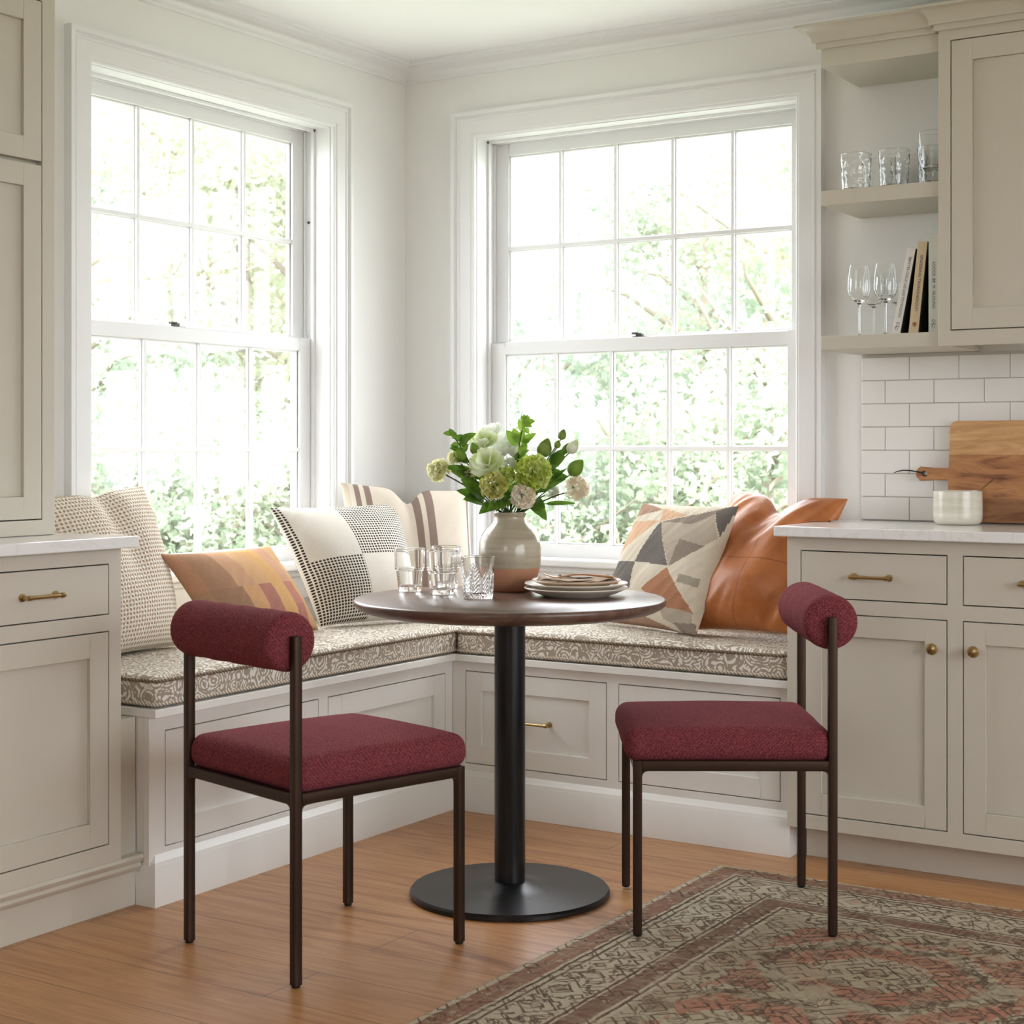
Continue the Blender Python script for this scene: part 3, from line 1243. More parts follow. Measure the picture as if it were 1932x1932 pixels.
# ---- right wall cabinet
D = .325
ru = thing('wall_cabinet', 'greige wall cabinet at upper right with a single shaker door', 'cabinet', (2.3, -.16, 1.406))
mb = MB()
face_frame(mb, BW, 2.020, XR, 1.406, 2.30, D, [(2.053, 2.538, 1.447, 2.229)])
mb.box(2.020, 2.040, .012, D - .02, 1.408, 2.30, BW)
mb.box(XR - .018, XR, .012, D - .02, 1.408, 2.30, BW)
mb.box(2.040, XR - .018, .012, D - .02, 1.428, 1.446, BW)
mb.box(2.040, XR - .018, .012, D - .02, 2.28, 2.30, BW)
mb.box(2.040, XR - .018, .012, .03, 1.446, 2.28, BW)
mb.build('carcass', M['greige'], ru, bevel=.0012)
dr = shaker(MB(), BW, 2.053 + G, 2.538 - G, 1.447 + G, 2.229 - G, D, fw=.056).build('door', M['greige'], ru, bevel=.0012)
knob(BW, 2.51, 1.5, D, dr)
MB().sweep([(2.020, -.012), (2.020, -D), (XR, -D)], [(-o, z) for o, z in KP], ident).build('crown_molding', M['greige'], ru, auto=35)

# ---- open shelves
s1 = MB().box(1.677, 2.0195, .002, .305, 1.408, 1.447, BW).build('floating_shelf', M['greige'], bevel=.0015)
tag(s1, 'greige floating shelf holding wine glasses and books', 'shelf', 'open shelves beside the window')
s2 = MB().box(1.677, 2.0195, .002, .305, 1.815, 1.857, BW).build('floating_shelf', M['greige'], bevel=.0015)
tag(s2, 'greige floating shelf holding the hammered tumblers', 'shelf', 'open shelves beside the window')
s3 = thing('shelf_canopy', 'crown-topped greige box above the open shelves', 'shelf', (1.845, -.15, 2.206))
MB().box(1.677, 2.0195, .002, .305, 2.206, 2.30, BW).build('box_body', M['greige'], s3, bevel=.0012)
MB().sweep([(1.677, -.01), (1.677, -.305), (2.0195, -.305)], [(-o, z) for o, z in KP], ident).build('crown_molding', M['greige'], s3, auto=35)

# ------------------------------------------------------------------ corner bench
bn = thing('corner_bench', 'pale built-in corner bench with storage drawers below the windows', 'bench', (.3, -.3, 0))
BL, BR_ = .521, .45                    # base faces: left run x, right run y
YE = -1.7492
dl = [(-1.694, -1.092, .138, .428), (-1.051, -.469, .138, .428)]
drr = [(.549, 1.055, .145, .435), (1.094, 1.608, .145, .435)]
mb = MB()
face_frame(mb, LW, YE, -BR_ + .02, .10, .466, BL - .02, dl)
face_frame(mb, BW, BL - .02, 1.642, .10, .466, BR_ - .02, drr)
mb.box(.003, BL - .04, YE + .003, YE + .02, 0, .466)
mb.box(1.622, 1.642, -BR_ + .04, -.003, 0, .466)
mb.box(.003, .02, YE + .02, -.003, .1, .466)
mb.box(.02, 1.622, -.02, -.003, .1, .466)
mb.box(.46, .48, YE + .02, -.43, 0.1, .11)
mb.build('carcass', M['oat'], bn, bevel=.0012)
# seat board (L)
mb = MB()
pts = [(.003, -.003), (.003, YE - .002), (BL + .004, YE - .002), (BL + .004, -BR_ - .004), (1.643, -BR_ - .004), (1.643, -.003)]
vs = [(x, y, z) for z in (.466, .487) for x, y in pts]
n = len(pts)
mb.add(vs, [(0, 1, 2, 3), (0, 3, 4, 5), (6, 7, 8, 9), (6, 9, 10, 11)] + [(i, (i + 1) % n, n + (i + 1) % n, n + i) for i in range(n)])
mb.build('seat_board', M['oat'], bn, bevel=.0015)
# base board with moulded cap
bp = [(-.06, 0), (0, 0), (0, .098), (-.002, .101), (-.004, .108), (-.012, .114), (-.016, .120), (-.0205, .124), (-.06, .124)]
MB().sweep([(.455, YE), (BL, YE), (BL, -BR_), (1.6435, -BR_)], [(-o, z) for o, z in bp], ident).build('base_board', M['oat'], bn, auto=35)
for k, o in enumerate(dl):
    d_ = shaker(MB(), LW, o[0] + G, o[1] - G, o[2] + G, o[3] - G, BL - .02, fw=.06).build('drawer', M['oat'], bn, bevel=.0012)
    c_ = (o[0] + o[1]) / 2
    pull(LW, c_ - .048, c_ + .048, .288, BL - .029, d_)
for k, o in enumerate(drr):
    d_ = shaker(MB(), BW, o[0] + G, o[1] - G, o[2] + G, o[3] - G, BR_ - .02, fw=.057).build('drawer', M['oat'], bn, bevel=.0012)
    c_ = (o[0] + o[1]) / 2
    pull(BW, c_ - .05, c_ + .05, .290, BR_ - .029, d_)


def cushion(label, x0, x1, y0, y1, corner_r, name='bench_cushion'):
    z0, z1 = .488, .566
    cx_, cy_ = (x0 + x1) / 2, (y0 + y1) / 2
    root = thing(name, label, 'cushion', (cx_, cy_, z0), group='bench seat cushions')
    hx, hy, hz = (x1 - x0) / 2, (y1 - y0) / 2, (z1 - z0) / 2

    def wr(o):
        # soft, slightly lumpy upholstery
        n_ = mnoise.noise(Vector((o.x * 5 + cx_ * 3, o.y * 5, o.z * 8)))
        return o + Vector((o.x / hx * .002 * n_, o.y / hy * .003 * n_, .003 * n_ if o.z > 0 else 0))
    mb = MB().rbox((cx_, cy_, (z0 + z1) / 2), (hx, hy, hz), .018, 4, 26, puff=.012, warp=wr)
    mb.build('cushion_cover', M['damask'], root, smooth=True)
    for zz in (z1 - .011, z0 + .010):
        P = []
        rr = .02
        for qx, qy, a0 in ((1, 1, 0), (-1, 1, 90), (-1, -1, 180), (1, -1, 270)):
            ox, oy = cx_ + qx * (hx - rr), cy_ + qy * (hy - rr)
            for k in range(5):
                a = math.radians(a0 + 90 * k / 4)
                P.append((ox + (rr + .001) * math.cos(a), oy + (rr + .001) * math.sin(a)))
        pts = []
        for i in range(len(P)):
            a, b = Vector(P[i]), Vector(P[(i + 1) % len(P)])
            m_ = max(1, int((b - a).length / .006))
            for k in range(m_):
                q = a.lerp(b, k / m_)
                pts.append(q)
        tot = len(pts)
        V3 = [(p.x, p.y, zz) for p in pts]
        rs = [.0042 + .0007 * math.sin(i * 1.9) for i in range(tot)]
        MB().tube(V3, rs, 8, closed=True).build('piping', M['piping_dark'] if zz > z0 + .04 else M['piping'], root, smooth=True)
    return root


cushion('long damask cushion on the left run of the bench below the left window', .012, .517, -1.742, -.008, .03)
cushion('damask cushion on the right run of the bench below the right window', .524, 1.637, -.447, -.008, .03)

# ------------------------------------------------------------------ pillows
def pil(name, label, mats, TL, TR, BR, BL, T, N=44, chop=0, ear=.06, back=1, cols=None, back_mi=1, sag=.0, pinch=2.2, group='throw pillows on the bench', wr=.004, chopw=.09, Tb=None, fix=None):
    TL, TR, BR, BL = map(Vector, (TL, TR, BR, BL))
    nrm = ((TR - BL).cross(TL - BR)).normalized()
    if nrm.dot(CAM - TL) < 0:
        nrm = -nrm
    mb = MB()
    vs, fs, mi = [], [], []
    uv = {}
    sd = random.uniform(0, 50)

    def pos(u, v, side):
        a, b = 2 * u - 1, 2 * v - 1
        # sides pull in between the corners
        k = ear
        uu = u - math.copysign(1, a) * abs(a) ** 3 * k * (1 - b * b) * .9
        vv = v - math.copysign(1, b) * abs(b) ** 3 * k * (1 - a * a) * .9
        p = (BL * (1 - uu) + BR * uu) * (1 - vv) + (TL * (1 - uu) + TR * uu) * vv
        th = ((1 - abs(a) ** pinch) * (1 - abs(b) ** pinch))
        th = max(0, th) ** .52
        th *= 1 + .12 * b * -1
        if chop:
            g = math.exp(-((u - .5) / chopw) ** 2)
            drop = chop * g * max(0, (v - .45) / .55) ** 1.6
            p = p + (BL + BR - TL - TR).normalized() * drop
            th *= 1 - .45 * g * max(0, (v - .3) / .7)
        wr_ = mnoise.noise(Vector((u * 4 + sd, v * 4, side))) * wr + abs(mnoise.noise(Vector((u * 9 - v * 5 + sd, v * 3, 3.0 + side)))) * -wr * 1.4
        d = (T if side == 1 or Tb is None else Tb) * th + (wr_ if 0 < u < 1 and 0 < v < 1 else 0) * min(1, th * 2)
        p = p + nrm * d * side
        return fix(p) if fix else p

    ids = {}
    for side in (1, -1):
        for i in range(N + 1):
            for j in range(N + 1):
                e = i in (0, N) or j in (0, N)
                key = (i, j, 0 if e else side)
                if key not in ids:
                    u = .5 - .5 * math.cos(PI * (i / N)) if not cols else i / N
                    v = .5 - .5 * math.cos(PI * (j / N)) if not cols else j / N
                    ids[key] = len(vs)
                    uv[len(vs)] = (u, v)
                    vs.append(pos(u, v, side))

        for i in range(N):
            for j in range(N):
                q = []
                for a, b in ((i, j), (i + 1, j), (i + 1, j + 1), (i, j + 1)):
                    e = a in (0, N) or b in (0, N)
                    q.append(ids[(a, b, 0 if e else side)])
                fs.append(tuple(q))
                mi.append(0 if side == 1 else back_mi)
                if cols and side == 1:
                    u, v = (i + .5) / N, (j + .5) / N
                    mb.col[len(fs) - 1] = cols(u, v)
    mb.v, mb.f, mb.mi, mb.uv = vs, fs, mi, uv
    o = mb.build(name, mats, None, smooth=True, weld=False)
    # origin at the base of the pillow
    base = (BL + BR) / 2
    o.data.transform(Matrix.Translation(-base))
    o.location = base
    tag(o, label, 'pillow', group)
    return o


pil('throw_pillow', 'large cream pillow with a tan woven lattice, leaning beside the left cabinet', [M['p1'], M['cream_cloth']],
    (.085, -1.745, 1.0), (.062, -1.335, 1.025), (.175, -1.315, .578), (.2, -1.70, .578), .115, chop=.012, ear=.012, chopw=.10)


def inv_quad(p, TL, TR, BR, BL):
    u = v = .5
    for _ in range(12):
        x = (BL[0] * (1 - u) + BR[0] * u) * (1 - v) + (TL[0] * (1 - u) + TR[0] * u) * v
        y = (BL[1] * (1 - u) + BR[1] * u) * (1 - v) + (TL[1] * (1 - u) + TR[1] * u) * v
        xu = (BR[0] - BL[0]) * (1 - v) + (TR[0] - TL[0]) * v
        yu = (BR[1] - BL[1]) * (1 - v) + (TR[1] - TL[1]) * v
        xv = (TL[0] - BL[0]) * (1 - u) + (TR[0] - BR[0]) * u
        yv = (TL[1] - BL[1]) * (1 - u) + (TR[1] - BR[1]) * u
        det = xu * yv - xv * yu
        ex, ey = p[0] - x, p[1] - y
        u += (ex * yv - xv * ey) / det
        v += (xu * ey - ex * yu) / det
    return u, v


def inside(p, poly):
    r = False
    j = len(poly) - 1
    for i in range(len(poly)):
        if (poly[i][1] > p[1]) != (poly[j][1] > p[1]) and p[0] < (poly[j][0] - poly[i][0]) * (p[1] - poly[i][1]) / (poly[j][1] - poly[i][1]) + poly[i][0]:
            r = not r
        j = i
    return r


# lumbar patchwork (columns across, two rows)
def lumbar_cols(u, v):
    O, TA, BRN, PK, RD, YL_ = rgb(205, 152, 96), rgb(196, 146, 106), rgb(160, 112, 74), rgb(204, 150, 116), rgb(168, 96, 82), rgb(212, 160, 92)
    if v > .56:
        row = [(.10, rgb(176, 118, 74)), (.30, BRN), (.46, TA), (.60, rgb(206, 158, 104)), (.74, YL_), (.86, PK), (1.1, rgb(212, 166, 112))]
    elif v > .30:
        row = [(.10, BRN), (.34, rgb(150, 104, 68)), (.47, O), (.60, RD), (.73, YL_), (.86, rgb(184, 110, 92)), (1.1, YL_)]
    else:
        row = [(.2, O), (.34, YL_), (.47, O), (.60, RD), (.73, YL_), (.86, RD), (1.1, O)]
    for lim, c in row:
        if u < lim:
            return c
    return O


pil('lumbar_pillow', 'orange and rust patchwork lumbar pillow lying against the cream lattice pillow', [M['yarn_fine'], M['back_cloth']],
    (.215, -1.425, .842), (.165, -.912, .838), (.235, -.765, .574), (.265, -1.245, .574), .075, Tb=.03, N=72, ear=.03, cols=lumbar_cols)

pil('throw_pillow', 'white pillow quartered with black dotted weave beside the lumbar pillow', [M['p3'], M['p3']],
    at(508, 958, x=.115), at(747, 948, y=-.29), at(800, 1172, z=.578), at(604, 1183, z=.582), .10, Tb=.05, N=48, ear=.03, back_mi=0)

pil('throw_pillow', 'cream wool pillow with paired brown stripes in the bench corner', [M['p4'], M['p4']],
    at(642, 910, x=.05), at(886, 926, y=-.075), (.395, -.135, .578), (.10, -.42, .578), .095, Tb=.06, N=48, ear=.025, chop=.05, back_mi=0, chopw=.085)

# geometric kilim pillow: polygons traced in the pillow's own plane
Q = ((330, 205), (1010, 230), (705, 1140), (20, 1035))
GREY, CRM, TAUP, LT, ORG, PEACH, DK, BRN = rgb(92, 88, 86), rgb(228, 217, 196), rgb(138, 122, 110), rgb(186, 172, 154), rgb(176, 112, 70), rgb(222, 178, 142), rgb(78, 72, 70), rgb(168, 128, 104)
polys = [([(475, 335), (700, 345), (850, 265), (905, 440), (570, 640)], LT), ([(570, 640), (640, 455), (830, 500)], TAUP),
         ([(475, 335), (860, 250), (1010, 225), (850, 285), (700, 352)], TAUP), ([(850, 265), (1030, 200), (915, 430)], DK),
         ([(475, 330), (565, 640), (335, 605)], GREY), ([(140, 596), (336, 604), (285, 800), (120, 795)], GREY),
         ([(570, 640), (900, 450), (980, 430), (720, 970)], CRM), ([(650, 690), (795, 725), (775, 785), (635, 750)], rgb(168, 160, 140)),
         ([(562, 645), (370, 800), (480, 930), (722, 975)], ORG), ([(480, 925), (722, 970), (690, 1060), (545, 1060), (480, 1020)], LT),
         ([(545, 1050), (720, 1050), (705, 1160), (590, 1130)], TAUP), ([(0, 1045), (330, 1000), (560, 1120), (450, 1110)], BRN),
         ([(240, 330), (470, 325), (180, 580)], PEACH), ([(460, 240), (470, 330), (640, 290)], PEACH), ([(330, 200), (460, 250), (290, 300)], BRN)]
PUV = [([inv_quad(p, *Q) for p in poly], c) for poly, c in polys]


def kilim(u, v):
    u -= .13 * 4 * u * (1 - u)
    v += .04 * 4 * v * (1 - v)
    z_ = 0
    c = CRM
    for poly, k in PUV:
        if inside((u + z_, v + z_ * .5), poly):
            c = k
    return c


pil('throw_pillow', 'geometric kilim pillow in charcoal, cream and rust, in front of the leather pillow', [M['yarn'], M['cream_cloth']],
    at(1213, 949, y=-.13), at(1394, 955, y=-.25), at(1314, 1200, y=-.335), at(1128, 1172, y=-.165), .075, Tb=.05, N=120, ear=.015, cols=kilim)

def beside_counter(p):
    # the soft corner slumps over the counter edge, the side presses against it
    if p.x > 1.611:
        if p.z > .87:
            p.z = max(p.z, .9205)
        else:
            p.x = 1.611
    return p


pil('leather_pillow', 'cognac brown leather pillow pressed against the right counter', [M['leather'], M['leather']],
    at(1388, 925, y=-.06), at(1600, 941, y=-.13), (1.585, -.30, .60), (1.20, -.26, .585), .11, Tb=.06, fix=beside_counter, N=60, ear=.02, chop=.06, wr=.009, back_mi=0, chopw=.13)

# ------------------------------------------------------------------ table
TX, TY = 1.187, -1.172
tb = thing('bistro_table', 'round walnut pedestal table with black steel base', 'table', (TX, TY, 0))
MB().lathe([(0, .7515), (.389, .7515), (.393, .749), (.3945, .745), (.3945, .739), (.389, .731), (.372, .722), (.345, .716), (0, .715)], 128, (TX, TY, 0)).build('tabletop', M['walnut'], tb, auto=50)
MB().lathe([(0, .714), (.0392, .714), (.0392, .03), (0, .03)], 64, (TX, TY, 0)).build('column', M['black'], tb, auto=40)
MB().lathe([(0, .0), (.250, 0), (.2535, .003), (.2535, .012), (.249, .017), (.12, .0225), (.075, .028), (.052, .035), (.041, .0365), (0, .0365)], 128, (TX, TY, 0)).build('base_plate', M['black'], tb, auto=40)


# ------------------------------------------------------------------ chairs
def make_chair(label, loc, rz):
    t = thing('side_chair', label, 'chair', loc, rz, 'burgundy upholstered chairs')
    hw, hd, q = .2115, .225, .0105

    def bar(p, q_, a=.0105, b=.0105, r=.004):
        """rounded square tube between two points"""
        p, q_ = Vector(p), Vector(q_)
        tdir = (q_ - p).normalized()
        up = Vector((0, 0, 1)) if abs(tdir.z) < .9 else Vector((0, 1, 0))
        u = tdir.cross(up).normalized()
        w = tdir.cross(u)
        ring = []
        for cx_, cy_, a0 in ((1, 1, 0), (-1, 1, 90), (-1, -1, 180), (1, -1, 270)):
            for k in range(4):
                an = math.radians(a0 + 30 * k)
                ring.append((cx_ * (a - r) + r * math.cos(an), cy_ * (b - r) + r * math.sin(an)))
        n_ = len(ring)
        vs = [p + u * x + w * y for x, y in ring] + [q_ + u * x + w * y for x, y in ring]
        fs = [(i, (i + 1) % n_, n_ + (i + 1) % n_, n_ + i) for i in range(n_)] + [tuple(range(n_)), tuple(range(2 * n_ - 1, n_ - 1, -1))]
        return vs, fs
    for sx in (-1, 1):
        for sy in (-1, 1):
            top = .736 if sy < 0 else .405
            mb = MB()
            mb.add(*bar((sx * hw, sy * hd, .006), (sx * hw, sy * hd, top)))
            lg = mb.build('leg', M['bronze'], t, local=True, auto=35)
            MB().lathe([(0, 0), (.0085, 0), (.0098, .002), (.0098, .016), (0, .016)], 16, (sx * hw, sy * hd, 0)).build('foot_glide', M['rubber'], lg, local=True, auto=40)
    mb = MB()
    for sx in (-1, 1):
        mb.add(*bar((sx * hw, -hd + q, .3935), (sx * hw, hd - q, .3935), .0095, .0125))
    for sy in (-1, 1):
        mb.add(*bar((-hw + q, sy * hd, .3935), (hw - q, sy * hd, .3935), .0095, .0125))
    # welded fillets under the rails
    for sx in (-1, 1):
        for sy in (-1, 1):
            for (ax_, ay_) in ((-sx, 0), (0, -sy)):
                c0 = Vector((sx * hw + ax_ * q, sy * hd + ay_ * q, .381))
                pts = [c0 + Vector((0, 0, .002)), c0 + Vector((0, 0, -.012))]
                for k in range(1, 5):
                    a = k / 4 * PI / 2
                    pts.append(c0 + Vector((ax_, ay_, 0)) * .012 * (1 - math.cos(a)) + Vector((0, 0, -.012 + .012 * math.sin(a))))
                w_ = Vector((ay_, ax_, 0)) * .008
                m_ = len(pts)
                vs = [p - w_ for p in pts] + [p + w_ for p in pts]
                mb.add(vs, [tuple(range(m_)), tuple(range(2 * m_ - 1, m_ - 1, -1))] + [(i, (i + 1) % m_, m_ + (i + 1) % m_, m_ + i) for i in range(m_)])
    mb.build('seat_frame', M['bronze'], t, local=True, auto=35)

    def wr(o):
        n_ = mnoise.noise(Vector((o.x * 9, o.y * 9, o.z * 9 + 4)))
        return o + Vector((o.x, o.y, o.z)).normalized() * n_ * .0022
    MB().rbox((0, .013, .4375), (.2195, .241, .0375), .031, 6, 20, puff=.014, warp=wr).build('seat', M['boucle'], t, local=True, smooth=True)
    MB().box(-hw + .012, hw - .012, -hd + .012, hd - .012, .388, .408).build('seat_panel', M['bronze'], t, local=True)
    # bolster
    R_, Lh = .0635, .2005
    prof = [(0, -Lh), (R_ - .018, -Lh), (R_ - .008, -Lh + .003), (R_ - .002, -Lh + .009), (R_, -Lh + .018)]
    prof += [(R_ + .0008 * math.sin(k * 1.3), -Lh + .018 + (2 * Lh - .036) * k / 20) for k in range(1, 20)]
    prof += [(R_, Lh - .018), (R_ - .002, Lh - .009), (R_ - .008, Lh - .003), (R_ - .018, Lh), (0, Lh)]
    MB().lathe(prof, 64, (0, -hd, .722), ax=Matrix.Rotation(PI / 2, 3, 'Y')).build('backrest_bolster', M['boucle'], t, local=True, smooth=True)
    return t


ch1 = make_chair('burgundy upholstered chair on the left with its back to the viewer', (1.048, -1.744, 0), math.radians(-15.2))
ch2 = dup_tree(ch1, 'burgundy upholstered chair on the right, standing on the rug, seen side-on', (1.713, -1.027, .0045), math.radians(122.0))

# ------------------------------------------------------------------ rug
rg = thing('area_rug', 'faded red and beige Persian rug at the lower right', 'rug', (2.3, -1.8, 0))
x0, x1, y0, y1 = 1.524, 3.15, -3.15, -.641
mb = MB()
nx, ny = 60, 90
vs, fs = [], []
for j in range(ny + 1):
    for i in range(nx + 1):
        e = .004 * mnoise.noise(Vector((0, j * .6, 1))) if i == 0 else 0
        e2 = .004 * mnoise.noise(Vector((i * .6, 0, 5))) if j == ny else 0
        vs.append((x0 + (x1 - x0) * i / nx + e, y0 + (y1 - y0) * j / ny + e2, .0042 + .0005 * mnoise.noise(Vector((i * .3, j * .3, 0)))))
nb = len(vs)
vs += [(v[0], v[1], .0002) for v in vs]
for j in range(ny):
    for i in range(nx):
        a = j * (nx + 1) + i
        fs.append((a, a + 1, a + nx + 2, a + nx + 1))
        fs.append((nb + a, nb + a + nx + 1, nb + a + nx + 2, nb + a + 1))
edge = [i for i in range(nx + 1)] + [j * (nx + 1) + nx for j in range(1, ny + 1)] + [ny * (nx + 1) + i for i in range(nx - 1, -1, -1)] + [j * (nx + 1) for j in range(ny - 1, 0, -1)]
for k in range(len(edge)):
    a, b = edge[k], edge[(k + 1) % len(edge)]
    fs.append((a, b, nb + b, nb + a))
mb.add(vs, fs)
# keep world-space texture coordinates: the pile is the thing itself
pile = mb.build('rug_pile', M['rug'], rg, smooth=False)
pile.matrix_parent_inverse = Matrix.Identity(4)
rg.location = (0, 0, 0)
OFF[rg.name] = Vector((0, 0, 0))
pile.data.transform(Matrix.Translation((2.3, -1.8, 0)))
fr = MB()
for k in range(520):
    f_ = k / 520
    x = x0 + (x1 - x0) * f_
    ln = random.uniform(.004, .014)
    fr.tube([(x, y1 - .004, .003), (x + random.uniform(-.004, .004), y1 + ln, .0015)], .0011, 4)
yy = y1
while yy > y0:
    ln = random.uniform(.002, .008)
    fr.tube([(x0 + .004, yy, .003), (x0 - ln, yy + random.uniform(-.004, .004), .0014)], .0012, 4)
    yy -= .006
fr.build('rug_fringe', M['selvage'], rg)['kind'] = 'stuff'

# ------------------------------------------------------------------ table setting
ZT = .7516


def dens(prof, step=.003):
    out = [prof[0]]
    for a, b in zip(prof, prof[1:]):
        L = math.hypot(b[0] - a[0], b[1] - a[1])
        k = max(1, int(L / step))
        if k > 1:   # keep a tight ring beside each corner so shading stays crisp
            for t in [.0004 / L] + [i / k for i in range(1, k)] + [1 - .0004 / L]:
                if 0 < t < 1:
                    out.append((a[0] + (b[0] - a[0]) * t, a[1] + (b[1] - a[1]) * t))
        out.append(b)
    return out


def glass_lathe(mb, outer, inner, c, n=56):
    """closed wall: outer profile bottom to top, inner profile top to bottom"""
    mb.lathe(dens(outer + inner), n, c)
    return mb


def tumbler(label, p, name='tumbler'):
    x, y = p.x, p.y
    o = MB()
    S = .0855 / 59.0
    outer = [(0, 0), (.0265, 0), (.0295, .002), (.0305, .006), (.0355, .054), (.0362, .056), (.0385, .058), (.0395, .062), (.0412, .112), (.0408, .1145)]
    inner = [(.0396, .1145), (.0388, .112), (.0372, .063), (.0345, .058), (.0328, .054), (.0285, .016), (.022, .0135), (0, .013)]
    glass_lathe(o, outer, inner, (x, y, ZT))
    ob = o.build(name, M['glass'], None, auto=28)
    ob.data.transform(Matrix.Translation((-x, -y, -ZT)))
    ob.location = (x, y, ZT)
    tag(ob, label, 'glass', 'clear stepped tumblers on the table')
    return ob


tumbler('clear stepped glass tumbler, leftmost on the table', at(773, 1116, z=ZT))
tumbler('clear stepped glass tumbler in front of another, left of the cut glass', at(834, 1121.5, z=ZT))
tumbler('clear stepped glass tumbler half hidden behind the middle tumbler', at(842, 1110, z=ZT))

# cut-glass tumbler with moulded leaf relief
p = at(902, 1128, z=ZT)
mb = MB()
nA, nZ = 220, 70
H, Rb, Rt = .1045, .0365, .0432
vs, fs = [], []
for i in range(nA):
    a = 2 * PI * i / nA
    for k in range(nZ + 1):
        z = H * k / nZ
        r = Rb + (Rt - Rb) * (z / H)
        lim = .070 + .016 * math.cos(a * 5)
        m_ = max(0, min(1, (lim - z) / .008)) * min(1, z / .004)
        # leaf chevrons
        pa = (a / (2 * PI) * 10) % 1.0
        ch = abs(pa - .5) * 2
        wv = math.sin((z * 620 + ch * 9.5) + (2.2 if int(a / (2 * PI) * 10) % 2 else 0) + 1.3 * math.sin(a * 7))
        r += m_ * .0014 * max(-.6, wv) - m_ * .0006
        vs.append((p.x + r * math.cos(a), p.y + r * math.sin(a), ZT + z))
for i in range(nA):
    j = (i + 1) % nA
    for k in range(nZ):
        fs.append((i * (nZ + 1) + k, j * (nZ + 1) + k, j * (nZ + 1) + k + 1, i * (nZ + 1) + k + 1))
mb.add(vs, fs)
inner = [(Rt, H), (Rt - .0008, H + .0008), (Rt - .0022, H), (Rb - .0025, .016), (Rb - .007, .0125), (0, .012)]
mb.lathe(dens(inner), nA, (p.x, p.y, ZT))
mb.lathe([(0, 0), (Rb, 0)], nA, (p.x, p.y, ZT))
cg = mb.build('cut_glass_tumbler', M['glass'], None, auto=35)
cg.data.transform(Matrix.Translation((-p.x, -p.y, -ZT)))
cg.location = (p.x, p.y, ZT)
tag(cg, 'cut-glass tumbler with leaf relief in front of the vase', 'glass')

# vase
VP = at(962, 1114, z=ZT)
vs_ = .001425
va = thing('flower_vase', 'stoneware vase with sage glaze over a bare terracotta base', 'vase', VP)
outer_t = [(0, 0), (38, 0), (41, 1.5), (47, 14), (53, 30), (56.5, 44)]
outer_g = [(56.5, 44), (57.3, 46), (58.3, 60), (58.5, 78), (57, 92), (52, 106), (43.5, 118), (34.5, 127), (30, 133), (29, 138), (30.5, 142.5), (31.5, 145), (31, 146.5), (29, 146.8), (26.5, 144), (25.5, 136), (30, 128), (45, 112), (50, 90), (48, 60), (42, 30), (30, 8), (0, 8)]
MB().lathe([(r * vs_, z * vs_) for r, z in outer_g], 72, VP).build('glazed_body', M['glaze'], va, smooth=True)
MB().lathe([(r * vs_, z * vs_) for r, z in outer_t], 72, VP).build('terracotta_base', M['terracotta'], va, auto=50)


def plate(name, label, c, R, mat, h=.022, foot=.62, group='plates stacked on the table'):
    prof = [(0, 0), (R * foot - .006, 0), (R * foot, 0), (R * foot + .004, .002), (R * .8, h * .42), (R * .93, h * .78), (R * .995, h * .96), (R, h), (R * .992, h + .0025), (R * .97, h + .002),
            (R * .9, h * .78), (R * .78, h * .50), (R * .68, .006), (R * .5, .0052), (0, .005)]
    o = MB().lathe(prof, 96, (0, 0, 0)).build(name, mat, None, auto=50)
    o.location = c
    tag(o, label, 'plate', group)
    return o


PC = at(1087, 1124, z=ZT)
PC = Vector((PC.x, PC.y, ZT))
plate('dinner_plate', 'warm white dinner plate at the bottom of the stack on the table', PC, .1335, M['plate'], .021)
plate('dinner_plate', 'warm white dinner plate in the middle of the stack on the table', PC + Vector((-.001, .002, .0112)), .1325, M['plate'], .021)
plate('side_plate', 'smaller blush side plate on top of the plate stack', PC + Vector((-.0015, .004, .0228)), .1145, M['plate_pink'], .017)


def napkin(label, mat, c, w, d, h, rot, seed, layers=3):
    mb = MB()
    nx, ny = 44, 30
    for l in range(layers):
        for sd in (0, 1):
            vs, fs = [], []
            for j in range(ny + 1):
                for i in range(nx + 1):
                    u, v = i / nx - .5, j / ny - .5
                    x = u * w * (1 - .03 * l)
                    y = v * d * (1 - .10 * l)
                    f = math.sin(u * 15 + seed + l * 1.1 + v * 4) * .45 + math.sin(u * 31 + v * 9 + seed * 2) * .2
                    f += mnoise.noise(Vector((u * 5 + seed, v * 6, l))) * .6
                    z = l * .0042 + h * (.4 + .45 * f) * (.4 + abs(u) * .9) + (u * u) * .012
                    vs.append(Vector((x, y, max(.0004 + l * .0021, z) - .0014 * sd)))
            for j in range(ny):
                for i in range(nx):
                    a = j * (nx + 1) + i
                    fs.append((a, a + 1, a + nx + 2, a + nx + 1))
            mb.add(vs, fs)
        # rolled hem
        o = len(mb.v) - 2 * (nx + 1) * (ny + 1)
        B = (nx + 1) * (ny + 1)
        edge = [i for i in range(nx + 1)] + [j * (nx + 1) + nx for j in range(1, ny + 1)] + [ny * (nx + 1) + i for i in range(nx - 1, -1, -1)] + [j * (nx + 1) for j in range(ny - 1, 0, -1)]
        for k in range(len(edge)):
            a, b = edge[k], edge[(k + 1) % len(edge)]
            mb.f.append((o + a, o + b, o + B + b, o + B + a))
            mb.mi.append(0)
    ob = mb.build('napkin', mat, None, smooth=True, weld=False)
    ob.location = c
    ob.rotation_euler = (0, 0, rot)
    tag(ob, label, 'napkin', 'folded napkins on the plates')
    return ob


